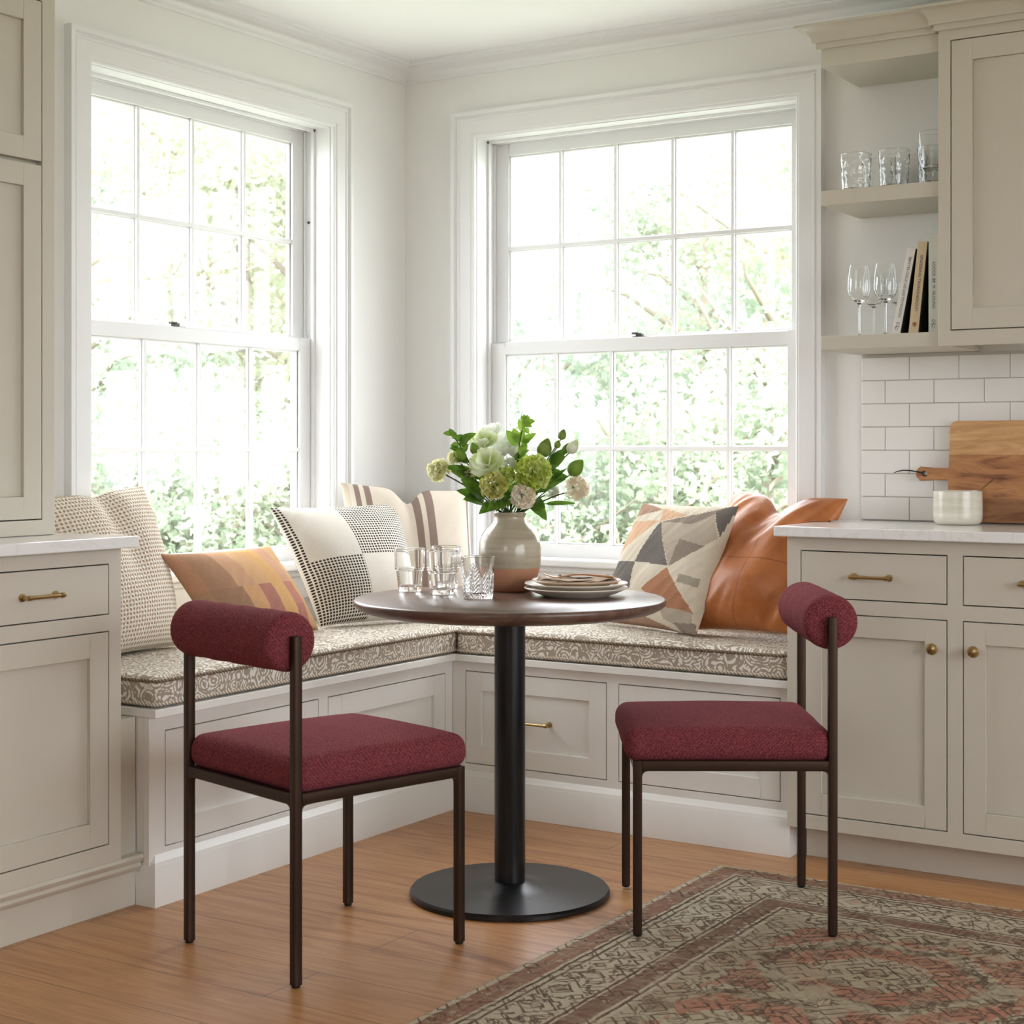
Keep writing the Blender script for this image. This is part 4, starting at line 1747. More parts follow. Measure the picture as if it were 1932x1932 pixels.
yaw = math.atan2(SS, CC)
NZ = ZT + .0228 + .0080
napkin('blush linen napkin folded in loose layers on the side plate, under the fork', M['napkin'], PC + Vector((0, .004, .0312)), .205, .105, .013, yaw, .3)
napkin('greige linen napkin lying at the back of the side plate', M['napkin2'], PC + Vector((0, .004, .040)) + Vector((-SS, CC, 0)) * .042 + Vector((CC, SS, 0)) * .02, .13, .05, .010, yaw + .12, 2.2, 2)

# fork lying over the napkin
r_ = Vector((CC, SS, 0))
w_ = Vector((-SS, CC, 0))
fk0 = PC + Vector((0, 0, .049)) - w_ * .03


def fpt(s, y, z):
    return fk0 + r_ * s + w_ * y + Vector((0, 0, z))


fk = thing('fork', 'slim copper fork lying across the napkins', 'fork', fk0)
mb = MB()
hp = [fpt(-.045, .004, .0015), fpt(-.03, .003, .0035), fpt(-.01, .001, .0075), fpt(.02, -.001, .0078), (fpt(.05, -.004, .0055)), fpt(.08, -.007, .0025), fpt(.094, -.009, .0012)]
mb.tube(hp, [.0016, .0018, .0022, .0025, .0028, .0034, .0030], 10)
mb.build('handle', M['copper'], fk, auto=60)
mb = MB()
for k in range(4):
    y = (k - 1.5) * .0045
    mb.tube([fpt(-.045, .004 + y * .4, .0015), fpt(-.058, .005 + y, .001), fpt(-.076, .006 + y, .006), fpt(-.095, .008 + y, .0145)], [.0014, .0014, .0012, .0007], 8)
mb.build('tines', M['copper'], fk, smooth=True)


# ------------------------------------------------------------------ flowers
VD = (Vector((VP.x, VP.y, 0)) - Vector((CAM.x, CAM.y, 0))).dot(Vector((-SS, CC, 0)))
MOUTH = VP + Vector((0, 0, .2))


def frame_from(n):
    n = n.normalized()
    a = Vector((0, 0, 1)) if abs(n.z) < .95 else Vector((1, 0, 0))
    u = a.cross(n).normalized()
    v = n.cross(u)
    return Matrix((u, v, n)).transposed()


def petal_sheet(mb, fr, c, az, tilt, L, W, curl, ruf, seed, nx=6, ny=6, tip=.6):
    """one curved petal rising from c; az about the axis, tilt from the axis"""
    vs, fs = [], []
    ca, sa = math.cos(az), math.sin(az)
    for j in range(ny + 1):
        t = j / ny
        ang = tilt + curl * (t - .3)
        # march along the petal
        rad = L * (t * math.sin(tilt + curl * t * .5))
        hgt = L * (t * math.cos(tilt + curl * t * .5))
        wd = W * math.sin(min(1, t * 1.0 + .12) * PI * .5 * (1 + .0)) * (1 - tip * max(0, t - .72) / .28 * .6)
        for i in range(nx + 1):
            s = i / nx * 2 - 1
            rf = ruf * t * t * math.sin(s * 7 + seed * 3 + t * 4) + ruf * .6 * t * math.sin(s * 15 + seed * 5)
            cup = -.18 * W * (s * s) * (1 - t * .5)
            x = rad + rf * .7 - cup * math.cos(tilt) * -1 * -.3
            y = s * wd * .5
            z = hgt + rf + abs(s) ** 2 * W * .10
            p = Vector((x * ca - y * sa, x * sa + y * ca, z))
            vs.append(c + fr @ p)
    for j in range(ny):
        for i in range(nx):
            a = j * (nx + 1) + i
            fs.append((a, a + 1, a + nx + 2, a + nx + 1))
    mb.add(vs, fs)


def leaf_blade(mb, base, tip, width, bend=.15, nrm=None, n=8, fold=.25):
    base, tip = Vector(base), Vector(tip)
    d = tip - base
    L = d.length
    t = d.normalized()
    if nrm is None:
        nrm = (CAM - base).normalized() + Vector((0, 0, .6))
    side = t.cross(nrm).normalized()
    up = side.cross(t).normalized()
    vs, fs = [], []
    for j in range(n + 1):
        k = j / n
        w = width * .5 * (math.sin(PI * min(1, k ** .8)) ** .8 + .03)
        if k == 1:
            w = .0006
        c = base + t * L * k + up * bend * L * math.sin(PI * k * .9)
        for s in (-1, -.5, 0, .5, 1):
            vs.append(c + side * w * s + up * (abs(s) * w * fold) + up * .05 * w * math.sin(k * 18) * abs(s))
    for j in range(n):
        for i in range(4):
            a = j * 5 + i
            fs.append((a, a + 1, a + 6, a + 5))
    mb.add(vs, fs)


def stem_mesh(p0, p1, r=.0019, sag=.0):
    mid = p0.lerp(p1, .5) + Vector((0, 0, .015))
    pts = []
    for k in range(9):
        t = k / 8
        pts.append(p0 * (1 - t) ** 2 + mid * 2 * t * (1 - t) + p1 * t * t)
    return pts


fl_n = [0]


def place(px, py, dd):
    return at(px, py, d=VD + dd)


def start_pt(hd):
    """stems start inside the vase and leave through its mouth"""
    d = (hd - MOUTH)
    h = Vector((d.x, d.y, 0))
    k = min(1, h.length / .12)
    hh = h.normalized() if h.length > 1e-4 else Vector((0, 0, 0))
    i = fl_n[0]
    fl_n[0] += 1
    j = Vector((math.cos(i * 2.4), math.sin(i * 2.4), 0)) * .012
    return MOUTH - hh * .03 * k + Vector((0, 0, -.12)) + j * .5, MOUTH + hh * .018 * k + j * .6


def flower_root(name, label, cat, group, hd):
    return thing(name, label, cat, hd, group=group)


def add_stem(root, hd, leafs=(), r=.0019):
    a, b = start_pt(hd)
    pts = [a, b]
    e = stem_mesh(b, hd)
    st = MB().tube([a] + e, r, 7)
    o = st.build('stem', M['stem'], root, smooth=True)
    return o


def axis_for(hd, face):
    out = hd - (MOUTH + Vector((0, 0, -.02)))
    cdir = (CAM - hd).normalized()
    return (out.normalized() * (1 - face) + cdir * face).normalized()


def carnation(label, px, py, rpx, dd, mat, face=.55, name='carnation', n=52, ruf=.2):
    hd = place(px, py, dd)
    R = rpx * (VD + dd) / F_PX
    root = flower_root(name, label, 'flower', 'carnations in the vase', hd)
    ax = axis_for(hd, face)
    fr = frame_from(ax)
    mb = MB()
    base = hd - ax * R * .55
    k = 0
    rnd = random.Random(int(px * 7 + py))
    cen = base + ax * R * .42
    for q in range(n):
        zz = 1 - 1.45 * (q + .5) / n
        az = q * 2.39996 + rnd.uniform(-.2, .2)
        rr = math.sqrt(max(0, 1 - zz * zz))
        dl = Vector((rr * math.cos(az), rr * math.sin(az), zz))
        dw = (fr @ dl).normalized()
        f2 = frame_from((dw + Vector((rnd.uniform(-1, 1), rnd.uniform(-1, 1), rnd.uniform(-1, 1))) * .25).normalized())
        roll = rnd.uniform(0, 2 * PI)
        Lp, Wp = R * rnd.uniform(.6, .8), R * rnd.uniform(.6, .85)
        nx, ny = 10, 4
        vs, fs = [], []
        sd = rnd.uniform(0, 9)
        for jj in range(ny + 1):
            t = jj / ny
            for ii in range(nx + 1):
                s_ = ii / nx * 2 - 1
                fan = s_ * .62
                rad_ = Lp * (.25 + .75 * t) * (1 - .10 * s_ * s_)
                wob = R * ruf * t * t * (math.sin(s_ * 6 + sd) * .8 + .45 * math.sin(s_ * 15 + sd * 2))
                lx = Wp * s_ * (.25 + .6 * t)
                lz = rad_ + R * .03 * math.sin(s_ * 22 + sd) * (t > .9)
                ly = wob + R * .12 * t * t
                p = Vector((lx * math.cos(roll) - ly * math.sin(roll), lx * math.sin(roll) + ly * math.cos(roll), lz))
                vs.append(cen + f2 @ p + dw * R * .22)
        for jj in range(ny):
            for ii in range(nx):
                a = jj * (nx + 1) + ii
                fs.append((a, a + 1, a + nx + 2, a + nx + 1))
        mb.add(vs, fs)
    mb.build('blossom', mat, root, smooth=True)
    cb = MB().lathe([(0, -R * .25), (R * .16, -R * .22), (R * .26, 0), (R * .3, R * .22), (0, R * .25)], 14, base, ax=fr)
    cb.build('calyx', M['bud'], root, smooth=True)
    add_stem(root, base - ax * R * .2)
    return root


def tulip(label, px, py, rpx, dd, mat, face=.3, open_=.75, name='double_tulip', layers=((1.0, 6), (.62, 6), (.3, 4)), lift=1.25, group='open tulips in the vase'):
    hd = place(px, py, dd)
    R = rpx * (VD + dd) / F_PX
    root = flower_root(name, label, 'flower', group, hd)
    ax = axis_for(hd, face)
    fr = frame_from(ax)
    base = hd - ax * R * .6
    mb = MB()
    rnd = random.Random(int(px * 3 + py))
    for li, (tl, cnt) in enumerate(layers):
        for q in range(cnt):
            az = 2 * PI * (q + .5 * (li % 2)) / cnt + rnd.uniform(-.15, .15)
            petal_sheet(mb, fr, base, az, tl * open_ + rnd.uniform(-.06, .06), R * lift, R * 1.0, -.45 if open_ < .6 else .25, R * .05, rnd.uniform(0, 9), 7, 7, tip=.5)
    mb.build('blossom', mat, root, smooth=True)
    add_stem(root, base)
    return root


def bud(label, px, py, hpx, wpx, dd, mat, tiltv=(0, 0), name='flower_bud', group='closed buds in the vase', sepals=0):
    hd = place(px, py, dd)
    s = (VD + dd) / F_PX
    root = flower_root(name, label, 'flower', group, hd)
    ax = (axis_for(hd, 0) + Vector((CC, SS, 0)) * tiltv[0] + Vector((0, 0, 1)) * tiltv[1]).normalized()
    fr = frame_from(ax)
    H_, W_ = hpx * s, wpx * s
    mb = MB()
    base = hd - ax * H_ * .5
    for li in range(2):
        for q in range(3):
            az = 2 * PI * (q + .5 * li) / 3
            vs, fs = [], []
            nx, ny = 8, 10
            for j in range(ny + 1):
                t = j / ny
                rr = W_ * .5 * (math.sin(PI * ((t ** .78) * .95 + .03)) ** .8) * (1.0 - .06 * li)
                for i in range(nx + 1):
                    a = az + (i / nx - .5) * 2.6
                    rel = (i / nx - .5) * 2
                    r2 = rr * (1 + .05 * (1 - rel * rel)) + W_ * .02 * (1 - li)
                    vs.append(base + fr @ Vector((r2 * math.cos(a), r2 * math.sin(a), H_ * (t * (1 - .07 * rel * rel)))))
            for j in range(ny):
                for i in range(nx):
                    a = j * (nx + 1) + i
                    fs.append((a, a + 1, a + nx + 2, a + nx + 1))
            mb.add(vs, fs)
    mb.build('blossom', mat, root, smooth=True)
    add_stem(root, base, r=.0016)
    return root


def spray(label, pts, leaves, mat, name='leafy_spray', group='leafy sprays in the vase', dd=0, leafw=14, r=.0016):
    """branch through pixel points with individual leaves (base, tip, width px)"""
    P = [place(x, y, dd + k) for x, y, k in pts]
    root = flower_root(name, label, 'foliage', group, P[-1])
    a, b = start_pt(P[0])
    MB().tube([a, b] + P, r, 7).build('stem', M['stem'], root, smooth=True)
    for (bx, by, tx, ty, w, k, bend) in leaves:
        mb = MB()
        s = (VD + dd) / F_PX
        leaf_blade(mb, place(bx, by, dd), place(tx, ty, dd + k), w * s, bend)
        mb.build('leaf', mat, root, smooth=True)
    return root


carnation('pale yellow carnation at the far left of the bouquet', 826, 886, 22, .0, M['limewhite'], .45)
carnation('yellow-green carnation low at centre left of the bouquet', 931, 914, 27, -.07, M['olive_petal'], .62)
carnation('small lime carnation tucked between the two larger green ones', 956, 897, 17, -.05, M['lime'], .55)
carnation('big lime carnation right of centre, largest bloom in the vase', 1007, 889, 35, -.06, M['lime'], .62)
carnation('cream carnation hanging low over the vase rim', 987, 936, 24, -.08, M['cream_petal'], .55)
carnation('cream and peach bloom at the right edge of the bouquet', 1090, 920, 24, -.01, M['cream_petal'], .35, name='peony', ruf=.10)
carnation('small white carnation peeking between white tulip and lime blooms', 961, 876, 15, -.01, M['white_petal'], .4)
carnation('small pale bloom half hidden at left behind dark leaves', 884, 895, 14, .0, M['limewhite'], .5)
carnation('small white bloom at right below the long stem', 1043, 926, 14, .03, M['white_petal'], .4)
carnation('pale green-white bloom at left behind the leafy spray', 858, 862, 15, .02, M['limewhite'], .4)

tulip('open green-white tulip at centre left, facing the viewer', 917, 872, 30, -.04, M['greenwhite'], .5, .95)
tulip('green-hearted white tulip above the open one', 913, 833, 27, .01, M['greenwhite'], .45, .8)
tulip('large white tulip at the top behind the others', 947, 841, 38, .05, M['white_petal'], .3, .85)
tulip('white tulip petals topmost left of centre', 929, 815, 25, .06, M['white_petal'], .2, .6)
tulip('white tulip behind the small carnation at centre', 970, 850, 26, .06, M['white_petal'], .3, .8)

bud('dark green tulip bud, large, right of centre', 1028, 845, 38, 26, -.01, M['bud'], (.1, .6))
bud('lime round bud at the right above the cream bloom', 1087, 882, 38, 27, .0, M['leaf_light'], (.2, .5))
bud('small green bud standing highest on the right', 1061, 820, 21, 15, .02, M['bud'], (.1, 1))
bud('tiny green bud below the highest right one', 1052, 838, 16, 12, .0, M['leaf_light'], (0, 1))
bud('green-white bud at the upper right', 1081, 843, 30, 20, .0, M['greenwhite'], (.4, .8))
bud('slim pale bud left of the upper right bud', 1068, 846, 24, 13, .02, M['leaf_light'], (.3, .8))
bud('small green bud among white tulips at left', 895, 846, 24, 17, -.01, M['leaf_light'], (-.1, .5))
bud('green bud at far left above the pale yellow carnation', 868, 857, 32, 19, .0, M['leaf_light'], (-.3, .4))

spray('upright leafy spray topmost in the bouquet', [(975, 900, 0), (979, 845, 0), (984, 815, 0), (992, 797, 0)],
      [(984, 815, 978, 790, 10, 0, .1), (986, 808, 1000, 786, 12, -.01, .1), (990, 800, 983, 784, 11, 0, .1), (991, 799, 996, 783, 11, .01, .1), (993, 799, 1010, 795, 12, 0, .15),
       (991, 802, 1004, 806, 11, -.01, .1), (988, 808, 998, 818, 11, 0, .1), (992, 797, 988, 782, 9, .01, .1), (977, 842, 955, 812, 22, 0, .1), (978, 838, 968, 808, 18, .01, .1), (980, 835, 988, 812, 15, .01, .1),
       (985, 836, 1012, 818, 15, 0, .1), (984, 840, 1002, 828, 13, 0, .1), (983, 862, 996, 838, 22, -.03, .1), (984, 862, 999, 850, 14, -.03, .1)], M['leaf_light'])
spray('dark leafy spray leaning to the upper left', [(893, 890, 0), (880, 862, 0), (866, 838, 0), (852, 818, 0)],
      [(854, 820, 836, 818, 11, 0, .1), (856, 822, 847, 809, 10, 0, .1), (859, 828, 851, 812, 12, -.01, .1), (862, 832, 873, 820, 13, 0, .1), (866, 838, 899, 818, 17, -.01, .12), (868, 842, 884, 830, 14, 0, .1),
       (866, 840, 850, 842, 13, 0, .1), (872, 850, 848, 846, 12, 0, .1), (874, 852, 884, 838, 13, -.01, .1), (880, 862, 862, 872, 15, 0, .1), (884, 872, 858, 866, 14, -.01, .1)], M['leaf'])
spray('dark leaves spreading left below the pale carnation', [(905, 925, 0), (890, 905, -.01)],
      [(893, 900, 838, 882, 19, 0, .15), (890, 908, 850, 890, 18, -.02, .12), (900, 925, 868, 905, 26, -.03, .1), (915, 940, 870, 912, 34, -.04, .12), (912, 948, 860, 926, 24, -.03, .12), (915, 950, 872, 944, 30, -.05, .15), (905, 905, 862, 878, 16, 0, .1)], M['leaf'])
spray('dark leaves drooping over the left of the vase rim', [(940, 962, 0), (932, 955, -.02)],
      [(938, 958, 902, 973, 26, -.05, .25), (945, 955, 918, 968, 24, -.06, .25), (952, 945, 936, 968, 20, -.06, .2), (955, 940, 946, 966, 18, -.06, .2), (962, 935, 958, 962, 16, -.06, .2), (966, 930, 972, 960, 16, -.06, .2)], M['leaf'])
spray('broad leaf hanging over the right of the vase rim', [(985, 968, 0), (1002, 950, -.02)],
      [(1001, 950, 1032, 985, 24, -.05, .2), (1004, 948, 1030, 960, 20, -.04, .2), (1000, 952, 1022, 968, 20, -.05, .2)], M['leaf'])
spray('thin stem with one long narrow leaf reaching right', [(988, 962, 0), (1012, 946, -.01), (1030, 951, -.01)],
      [(1028, 951, 1086, 950, 10, 0, .04)], M['leaf'], r=.0011)
spray('long green blades rising to the right', [(985, 955, 0), (1010, 935, 0), (1040, 905, 0)],
      [(1005, 935, 1070, 884, 14, 0, .05), (1015, 930, 1068, 905, 16, -.01, .12), (1040, 905, 1072, 900, 18, 0, .12), (1035, 880, 1068, 862, 30, -.02, .1), (1040, 876, 1070, 848, 20, 0, .1), (1018, 895, 1060, 890, 16, .01, .1), (1020, 910, 1052, 888, 16, .02, .1)], M['leaf'])
spray('short dark leaves filling the centre under the lime blooms', [(965, 950, 0), (972, 920, 0)],
      [(970, 930, 952, 905, 16, 0, .1), (972, 925, 985, 900, 16, 0, .1), (975, 880, 985, 850, 20, .02, .1), (968, 935, 940, 935, 16, 0, .1), (975, 930, 1005, 935, 14, .02, .1), (962, 940, 950, 915, 14, .01, .1), (958, 900, 940, 880, 16, .02, .1), (1000, 912, 1020, 880, 16, .03, .1),
       (905, 905, 930, 888, 22, .02, .1), (915, 905, 900, 880, 20, .03, .1)], M['leaf'])

# ------------------------------------------------------------------ right counter
# cutting board: outline in its own plane, leaning on the tile
bd = thing('cutting_board', 'acacia cutting board with a handle, leaning on the white tile', 'cutting board', (2.1, -.05, .9175))
lean = math.radians(6)


def outline():
    P = []
    def arc(cx_, cz_, r, a0, a1, n_=6):
        for k in range(n_ + 1):
            a = math.radians(a0 + (a1 - a0) * k / n_)
            P.append((cx_ + r * math.cos(a), cz_ + r * math.sin(a)))
    w, h = .34, .289
    x0_ = -.137
    arc(x0_ + w - .018, .018, .018, -90, 0)
    arc(x0_ + w - .018, h - .018, .018, 0, 90)
    arc(x0_ + .020, h - .020, .020, 90, 180)
    arc(x0_ - .006, .153 + .006, .006, 0, -90, 4)
    P.append((x0_ - .05, .1545))
    P.append((x0_ - .085, .1575))
    arc(x0_ - .075, .137, .0205, 118, 242, 8)
    P.append((x0_ - .085, .1165))
    P.append((x0_ - .05, .1185))
    arc(x0_ - .006, .120 - .006, .006, 90, 0, 4)
    arc(x0_ + .018, .018, .018, 180, 270)
    return P


def board_pt(u, z, d):
    """u along x, z up the board, d thickness towards the viewer"""
    return Vector((2.1 + u, -.0465 + (z * math.sin(lean)) - d * math.cos(lean), .9175 + z * math.cos(lean) - d * math.sin(lean) + .002))


bm = bmesh.new()
O = outline()
vo = [bm.verts.new((u, 0, z)) for u, z in O]
ho = [(-.137 - .068 + .0062 * math.cos(2 * PI * k / 16), .137 + .0062 * math.sin(2 * PI * k / 16)) for k in range(16)]
vh = [bm.verts.new((u, 0, z)) for u, z in ho]
ed = [bm.edges.new((vo[i], vo[(i + 1) % len(vo)])) for i in range(len(vo))] + [bm.edges.new((vh[i], vh[(i + 1) % 16])) for i in range(16)]
bmesh.ops.triangle_fill(bm, use_beauty=True, use_dissolve=False, edges=ed, normal=(0, -1, 0))
ff = bm.faces[:]
ex = bmesh.ops.extrude_face_region(bm, geom=ff)
nv = [g for g in ex['geom'] if isinstance(g, bmesh.types.BMVert)]
bmesh.ops.translate(bm, verts=nv, vec=(0, -.018, 0))
bmesh.ops.recalc_face_normals(bm, faces=bm.faces)
me = bpy.data.meshes.new('board')
bm.to_mesh(me)
bm.free()
me.materials.append(M['board'])
bo = bpy.data.objects.new('board', me)
C.objects.link(bo)
bo.parent = bd
bo.location = (0, 0, .002)
bo.rotation_euler = (-lean, 0, 0)
md = bo.modifiers.new('bevel', 'BEVEL')
md.width, md.segments, md.limit_method = .003, 3, 'ANGLE'
bp_ = lambda u, z, d: Vector((u, z * math.sin(lean) - d * math.cos(lean), z * math.cos(lean) + d * math.sin(lean) + .002))
hu, hz_ = -.137 - .068, .137
mb = MB()
loop = [bp_(hu + .0075 * math.cos(a), hz_ + .0075 * math.sin(a), .0215) for a in [math.radians(100 + 20 * k) for k in range(12)]]
mb.tube(loop, .0016, 8)
mb.tube([bp_(hu - .004, hz_ + .001, .022), bp_(hu - .02, hz_ + .004, .024), bp_(hu - .045, hz_ + .008, .025), bp_(hu - .065, hz_ + .008, .026), bp_(hu - .082, hz_ + .004, .026), bp_(hu - .09, hz_ + .0, .026)], [.0018, .0018, .0018, .0017, .0015, .0008], 8)
mb.build('leather_loop', M['cord'], bd, local=True, smooth=True)

# crock and spoon
p = at(1807, 985, y=-.14)
CK = Vector((p.x, -.14, .9175))
S = .00149
R_ = 45.3 * S
prof = [(0, 0), (R_ * .78, 0), (R_ * .86, .001), (R_ * .96, .008), (R_ * .995, .02), (R_, .05), (R_ * .985, .088), (R_ * .975, .0935), (R_ * .955, .094), (R_ * .945, .091), (R_ * .955, .05), (R_ * .92, .02), (R_ * .8, .008), (0, .007)]
o = MB().lathe(prof, 72).build('salt_crock', M['crock'], None, auto=50)
o.location = CK
tag(o, 'small cream ceramic crock on the right counter', 'bowl')
sp = thing('spoon', 'thin brass spoon standing in the cream crock', 'spoon', CK + Vector((0, 0, .012)))
e = Vector((CC, SS, 0))
tip = CK + e * .101 + Vector((0, 0, .1265))
b0 = CK - e * .035 + Vector((0, 0, .016))
MB().tube([b0, b0.lerp(tip, .5), tip], [.0018, .0018, .0026], 8).build('handle', M['brass'], sp, smooth=True)
bw = MB().rbox((0, 0, 0), (.014, .009, .003), .0029, 4, 4)
bo_ = bw.build('bowl', M['brass'], sp, local=True, smooth=True)
bo_.location = (-e.x * .035, -e.y * .035, .004)

# ------------------------------------------------------------------ shelf glasses
ZS = 1.8572


def shelf_tumbler(label, x, y, z=ZS, scale=1.0, hammer=True):
    Rb, Rt, H = .0385, .0445, .1125
    outer = [(0, 0), (Rb - .004, 0), (Rb, .003)] + [(Rb + (Rt - Rb) * k / 8, .003 + (H - .003) * k / 8) for k in range(1, 9)]
    inner = [(Rt - .001, H + .0006), (Rt - .002, H), (Rb - .002, .014), (Rb - .006, .010), (0, .009)]
    o = glass_lathe(MB(), outer, inner, (0, 0, 0), 64).build('tumbler', M['glass_hammer'] if hammer else M['glass'], None, auto=28)
    o.location = (x, y, z)
    o.scale = (scale,) * 3
    tag(o, label, 'glass', 'tumblers on the upper shelf')
    return o


def xs(px, y):
    return at(px, 846, y=y).x


shelf_tumbler('hammered glass tumbler at the front left of the upper shelf', xs(1615, -.2), -.2)
shelf_tumbler('hammered glass tumbler at the front middle of the upper shelf', xs(1687, -.2), -.2)
shelf_tumbler('lower glass tumbler of the stacked pair beside the wall cabinet', xs(1762, -.2) - .002, -.2, scale=.98)
shelf_tumbler('upper glass tumbler of the stacked pair beside the wall cabinet', xs(1762, -.2) - .002, -.2, ZS + .048, scale=.93, hammer=False)
shelf_tumbler('glass tumbler at the back of the upper shelf between the two front ones', xs(1655, -.08), -.075)
shelf_tumbler('glass tumbler at the back of the upper shelf beside the stack', xs(1716, -.08), -.075)

ZW = 1.4472


def wine_glass(label, px, y, k=1.0):
    x = xs(px, y)
    o = MB()
    prof = [(0, 0), (.030, 0), (.0305, .0012), (.024, .003), (.008, .0055), (.0036, .010), (.0030, .02), (.0028, .085), (.0034, .092), (.007, .097), (.018, .104), (.0275, .115), (.0325, .128), (.0338, .142), (.0325, .165), (.0285, .196), (.0265, .205)]
    inner = [(.0257, .205), (.0277, .195), (.0315, .165), (.0327, .142), (.0314, .128), (.0262, .1165), (.016, .1065), (.006, .1035), (0, .103)]
    glass_lathe(o, prof, inner, (0, 0, 0), 56)
    ob = o.build('wine_glass', M['glass'], None, auto=28)
    ob.location = (x, y, ZW)
    ob.scale = (k,) * 3
    tag(ob, label, 'glass', 'wine glasses on the lower shelf')


wine_glass('stemmed wine glass leftmost on the lower shelf', 1621, -.2)
wine_glass('stemmed wine glass in front, beside the leaning white book', 1670.5, -.21)
wine_glass('stemmed wine glass behind and between the front two', 1648, -.09, .98)
wine_glass('stemmed wine glass at the back, half hidden by the white book', 1695, -.10, .98)


# ------------------------------------------------------------------ books
def book(label, xb, th, H, depth, lean_, mcov, mside, text, size, emblem, y_sp=-.265, text_mat='ink', zt=None):
    root = thing('book', label, 'book', (xb, y_sp + depth / 2, ZW + .0004))
    root.rotation_euler = (0, lean_, 0)
    root['group'] = 'books on the lower shelf'
    mb = MB()
    c = .0025
    mb.box(0, c, -depth / 2, depth / 2, 0, H)
    mb.box(th - c, th, -depth / 2, depth / 2, 0, H, mi=1)
    mb.box(c, th - c, -depth / 2, -depth / 2 + c, 0, H)
    mb.build('cover', [mcov, mside], root, local=True, bevel=.0012)
    MB().box(c, th - c, -depth / 2 + c, depth / 2 - .004, .003, H - .003).build('pages', M['paper'], root, local=True)
    cu = bpy.data.curves.new('title', 'FONT')
    cu.body = text
    cu.size = size
    cu.align_x = 'CENTER'
    cu.align_y = 'CENTER'
    cu.extrude = .0002
    cu.materials.append(M[text_mat])
    tmp = bpy.data.objects.new('title', cu)
    C.objects.link(tmp)
    me = bpy.data.meshes.new_from_object(tmp.evaluated_get(bpy.context.evaluated_depsgraph_get()))
    bpy.data.objects.remove(tmp)
    to = bpy.data.objects.new('spine_title', me)
    C.objects.link(to)
    to.parent = root
    R = Matrix(((0, 1, 0), (0, 0, -1), (-1, 0, 0)))
    to.matrix_local = Matrix.Translation((th * .5, -depth / 2 - .0004, zt or H * .55)) @ R.to_4x4()
    em = MB()
    kind, mm = emblem
    cz = .028
    P = lambda u, z: (th * .5 + u, -depth / 2 - .0004, cz + z)
    if kind == 'swirl':
        em.tube([P(.004 * math.cos(a), .004 + .004 * math.sin(a)) for a in [k * .5 for k in range(-2, 10)]] + [P(-.001, -.004), P(-.005, -.008)], .0006, 6)
        em.tube([P(-.006, -.006), P(-.001, -.002), P(.003, -.006), P(.006, -.003)], .0006, 6)
        em.tube([P(-.005, -.014), P(-.0045, -.008)], .0005, 6)
        em.tube([P(.001, -.015), P(.0015, -.009)], .0005, 6)
    else:
        em.tube([P(.0045 * math.cos(a), .0035 * math.sin(a)) for a in [k * PI / 8 for k in range(16)]], .0012, 6, closed=True)
        em.tube([P(0, -.006), P(.0, .004)], .0009, 6)
        em.tube([P(-.004, -.006), P(.004, -.006)], .0006, 6)
    em.build('spine_emblem', M[mm], root, local=True)
    return root


book('white book leaning furthest left on the lower shelf', 1.868, .0265, .243, .20, math.radians(10.9), M['book_white'], M['book_black'], 'EERTTEE COLLII LEE UUS TITTIICOONI', .0098, ('swirl', 'ink'))
book('tan book leaning against the pale book on the lower shelf', 1.9165, .0295, .256, .20, math.radians(6.2), M['book_tan'], M['book_black'], 'ONKESSING TRISINOHEDGNTI', .0112, ('disc', 'ink_red'))
book('pale sage book standing upright beside the wall cabinet', 1.9735, .0295, .270, .21, 0, M['book_sage'], M['book_sage'], 'SOOOS  BE  M  NLOUNG', .0115, ('swirl', 'ink'), zt=.13)

# ------------------------------------------------------------------ outdoors
gl = MB().box(-45, 45, -45, 45, -.62, -.5).build('ground', M['lawn'])
struct(gl, 'pale lawn outside the windows')


def leaf_cloud(seed, clumps, per, size, spread, shape):
    """crown: many small folded leaves gathered in clumps"""
    rnd = random.Random(seed)
    mb = MB()
    V, F = [], []
    for c in range(clumps):
        cc = shape(rnd)
        rad = spread * rnd.uniform(.6, 1.3)
        for k in range(per):
            d = Vector((rnd.gauss(0, 1), rnd.gauss(0, 1), rnd.gauss(0, .8))) * rad * .5
            p = cc + d
            ax = Vector((rnd.uniform(-1, 1), rnd.uniform(-1, 1), rnd.uniform(-1, .4))).normalized()
            s = size * rnd.uniform(.6, 1.3)
            n_ = Vector((rnd.uniform(-1, 1), rnd.uniform(-1, 1), rnd.uniform(-.2, 1))).normalized()
            sd = ax.cross(n_).normalized() * s * .3
            up = sd.cross(ax).normalized() * s * .08
            o = len(V)
            V += [p, p + ax * s * .5 + sd + up, p + ax * s, p + ax * s * .5 - sd + up]
            F += [(o, o + 1, o + 2), (o, o + 2, o + 3)]
    mb.add(V, F)
    return mb


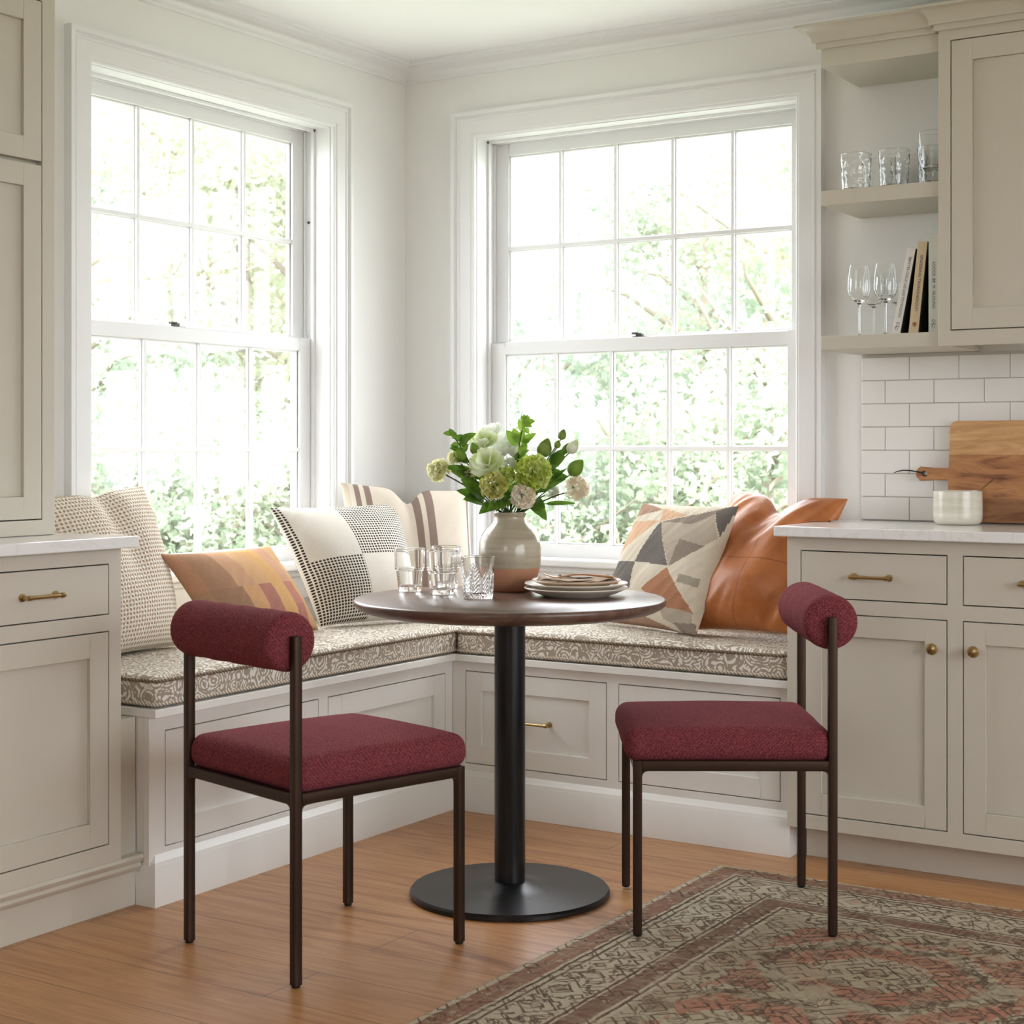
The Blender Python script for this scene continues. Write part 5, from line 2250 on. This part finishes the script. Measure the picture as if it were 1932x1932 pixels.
def tree_proto(seed, mat, H, R, z0, clumps, per, size=.085, spread=.42):
    root = thing('garden_tree', None, 'tree', (0, 0, 0))

    def shape(rnd):
        while True:
            p = Vector((rnd.uniform(-1, 1), rnd.uniform(-1, 1), rnd.uniform(-1, 1)))
            if p.length < 1 and p.length > .25:
                break
        return Vector((p.x * R, p.y * R, z0 + (H - z0) * .5 + p.z * (H - z0) * .5))
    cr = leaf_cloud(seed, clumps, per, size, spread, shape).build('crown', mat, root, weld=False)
    cr['kind'] = 'stuff'
    rnd = random.Random(seed + 5)
    mb = MB()
    mb.tube([(0, 0, 0), (.04, .02, H * .25), (-.03, .05, H * .5), (.02, 0, H * .9)], [.11, .085, .05, .015], 9)
    for k in range(9):
        a = rnd.uniform(0, 2 * PI)
        zz = rnd.uniform(.22, .7) * H
        L = R * rnd.uniform(.6, 1)
        mb.tube([(0, 0, zz), (L * .5 * math.cos(a), L * .5 * math.sin(a), zz + L * .35), (L * math.cos(a + .2), L * math.sin(a + .2), zz + L * rnd.uniform(.4, .8))], [.035, .022, .008], 6)
    mb.build('trunk', M['bark'], root, smooth=True)
    return root


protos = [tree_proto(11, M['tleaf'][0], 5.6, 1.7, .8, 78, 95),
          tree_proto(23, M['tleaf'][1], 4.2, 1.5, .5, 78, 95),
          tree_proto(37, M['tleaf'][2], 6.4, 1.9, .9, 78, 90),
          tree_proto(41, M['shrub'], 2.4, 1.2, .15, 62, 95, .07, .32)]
used = [False] * 4


def plant(k, px, d, rot, scale, label, group):
    p = at(px, HOR, d=d)
    pr = protos[k]
    if not used[k]:
        used[k] = True
        o = pr
        o['label'] = label
        o['group'] = group
    else:
        o = dup_tree(pr, label, group=group)
    o.location = (p.x, p.y, -.5)
    o.rotation_euler = (0, 0, rot)
    o.scale = (scale,) * 3
    return o


gL, gR = 'garden trees outside the left window', 'garden trees outside the right window'
LT_, RT_ = 'pale green garden tree among those outside the left window', 'pale green garden tree among those outside the right window'
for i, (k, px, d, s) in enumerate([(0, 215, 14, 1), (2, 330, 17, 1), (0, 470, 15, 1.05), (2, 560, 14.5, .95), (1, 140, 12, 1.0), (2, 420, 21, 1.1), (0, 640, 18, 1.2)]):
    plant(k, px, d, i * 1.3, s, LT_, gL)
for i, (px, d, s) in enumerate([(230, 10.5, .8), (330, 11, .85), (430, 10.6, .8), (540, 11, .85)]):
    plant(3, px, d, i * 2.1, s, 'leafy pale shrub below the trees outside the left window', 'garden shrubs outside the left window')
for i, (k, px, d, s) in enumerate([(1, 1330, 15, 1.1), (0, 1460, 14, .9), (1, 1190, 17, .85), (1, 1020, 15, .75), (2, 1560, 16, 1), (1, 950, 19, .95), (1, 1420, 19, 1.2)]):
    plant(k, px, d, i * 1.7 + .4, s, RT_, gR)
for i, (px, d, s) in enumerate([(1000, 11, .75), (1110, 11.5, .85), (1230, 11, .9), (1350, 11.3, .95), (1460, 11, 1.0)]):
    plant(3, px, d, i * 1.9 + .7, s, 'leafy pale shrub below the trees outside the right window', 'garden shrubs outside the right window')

# ------------------------------------------------------------------ light
wd = bpy.data.worlds.new('overcast_sky')
bpy.context.scene.world = wd
wd.use_nodes = True
nt = wd.node_tree
bg = nt.nodes['Background']
tc = nt.nodes.new('ShaderNodeTexCoord')
sx = nt.nodes.new('ShaderNodeSeparateXYZ')
cr = nt.nodes.new('ShaderNodeValToRGB')
cr.color_ramp.elements[0].position = .45
cr.color_ramp.elements[0].color = (.79, .83, .90, 1)
cr.color_ramp.elements[1].position = .75
cr.color_ramp.elements[1].color = (.93, .965, 1.02, 1)
mr = nt.nodes.new('ShaderNodeMapRange')
mr.inputs[1].default_value = -1
mr.inputs[2].default_value = 1
nt.links.new(tc.outputs['Generated'], sx.inputs[0])
nt.links.new(sx.outputs[2], mr.inputs[0])
nt.links.new(mr.outputs[0], cr.inputs[0])
nt.links.new(cr.outputs[0], bg.inputs['Color'])
bg.inputs['Strength'].default_value = 4.5

sun_d = bpy.data.lights.new('sun', 'SUN')
sun_d.energy = 1.5
sun_d.angle = math.radians(40)
sun_d.color = (1.0, .98, .96)
sun = bpy.data.objects.new('sun', sun_d)
C.objects.link(sun)
dirv = Vector((.75, -.25, -.62)).normalized()
sun.rotation_euler = dirv.to_track_quat('-Z', 'Y').to_euler()


def portal(name, loc, rot, w, h):
    """tells the sampler where daylight enters; emits nothing itself"""
    l = bpy.data.lights.new(name, 'AREA')
    l.shape = 'RECTANGLE'
    l.size, l.size_y = w, h
    l.cycles.is_portal = True
    o = bpy.data.objects.new(name, l)
    C.objects.link(o)
    o.location = loc
    o.rotation_euler = rot


portal('portal_left', (-.165, -.95, 1.47), (0, -PI / 2, 0), 1.5, 1.1)
portal('portal_back', (.89, .165, 1.47), (-PI / 2, 0, 0), 1.2, 1.5)
portal('portal_front', (2.9, RY - .17, 1.675), (PI / 2, 0, 0), 1.2, 1.05)
portal('portal_right', (RX + .17, -2.8, 1.4), (0, PI / 2, 0), 1.6, 3.2)

sc = bpy.context.scene
sc.view_settings.view_transform = 'Standard'
sc.view_settings.look = 'None'
sc.view_settings.gamma = 1
sc.view_settings.use_curve_mapping = False
sc.view_settings.exposure = 1.03
sc.cycles.max_bounces = 14
sc.cycles.diffuse_bounces = 6
sc.cycles.glossy_bounces = 6
sc.cycles.transmission_bounces = 14
sc.cycles.transparent_max_bounces = 16
sc.cycles.use_denoising = True
sc.cycles.caustics_reflective = True
sc.cycles.caustics_refractive = True
sc.cycles.blur_glossy = .5
sc.cycles.sample_clamp_indirect = 10
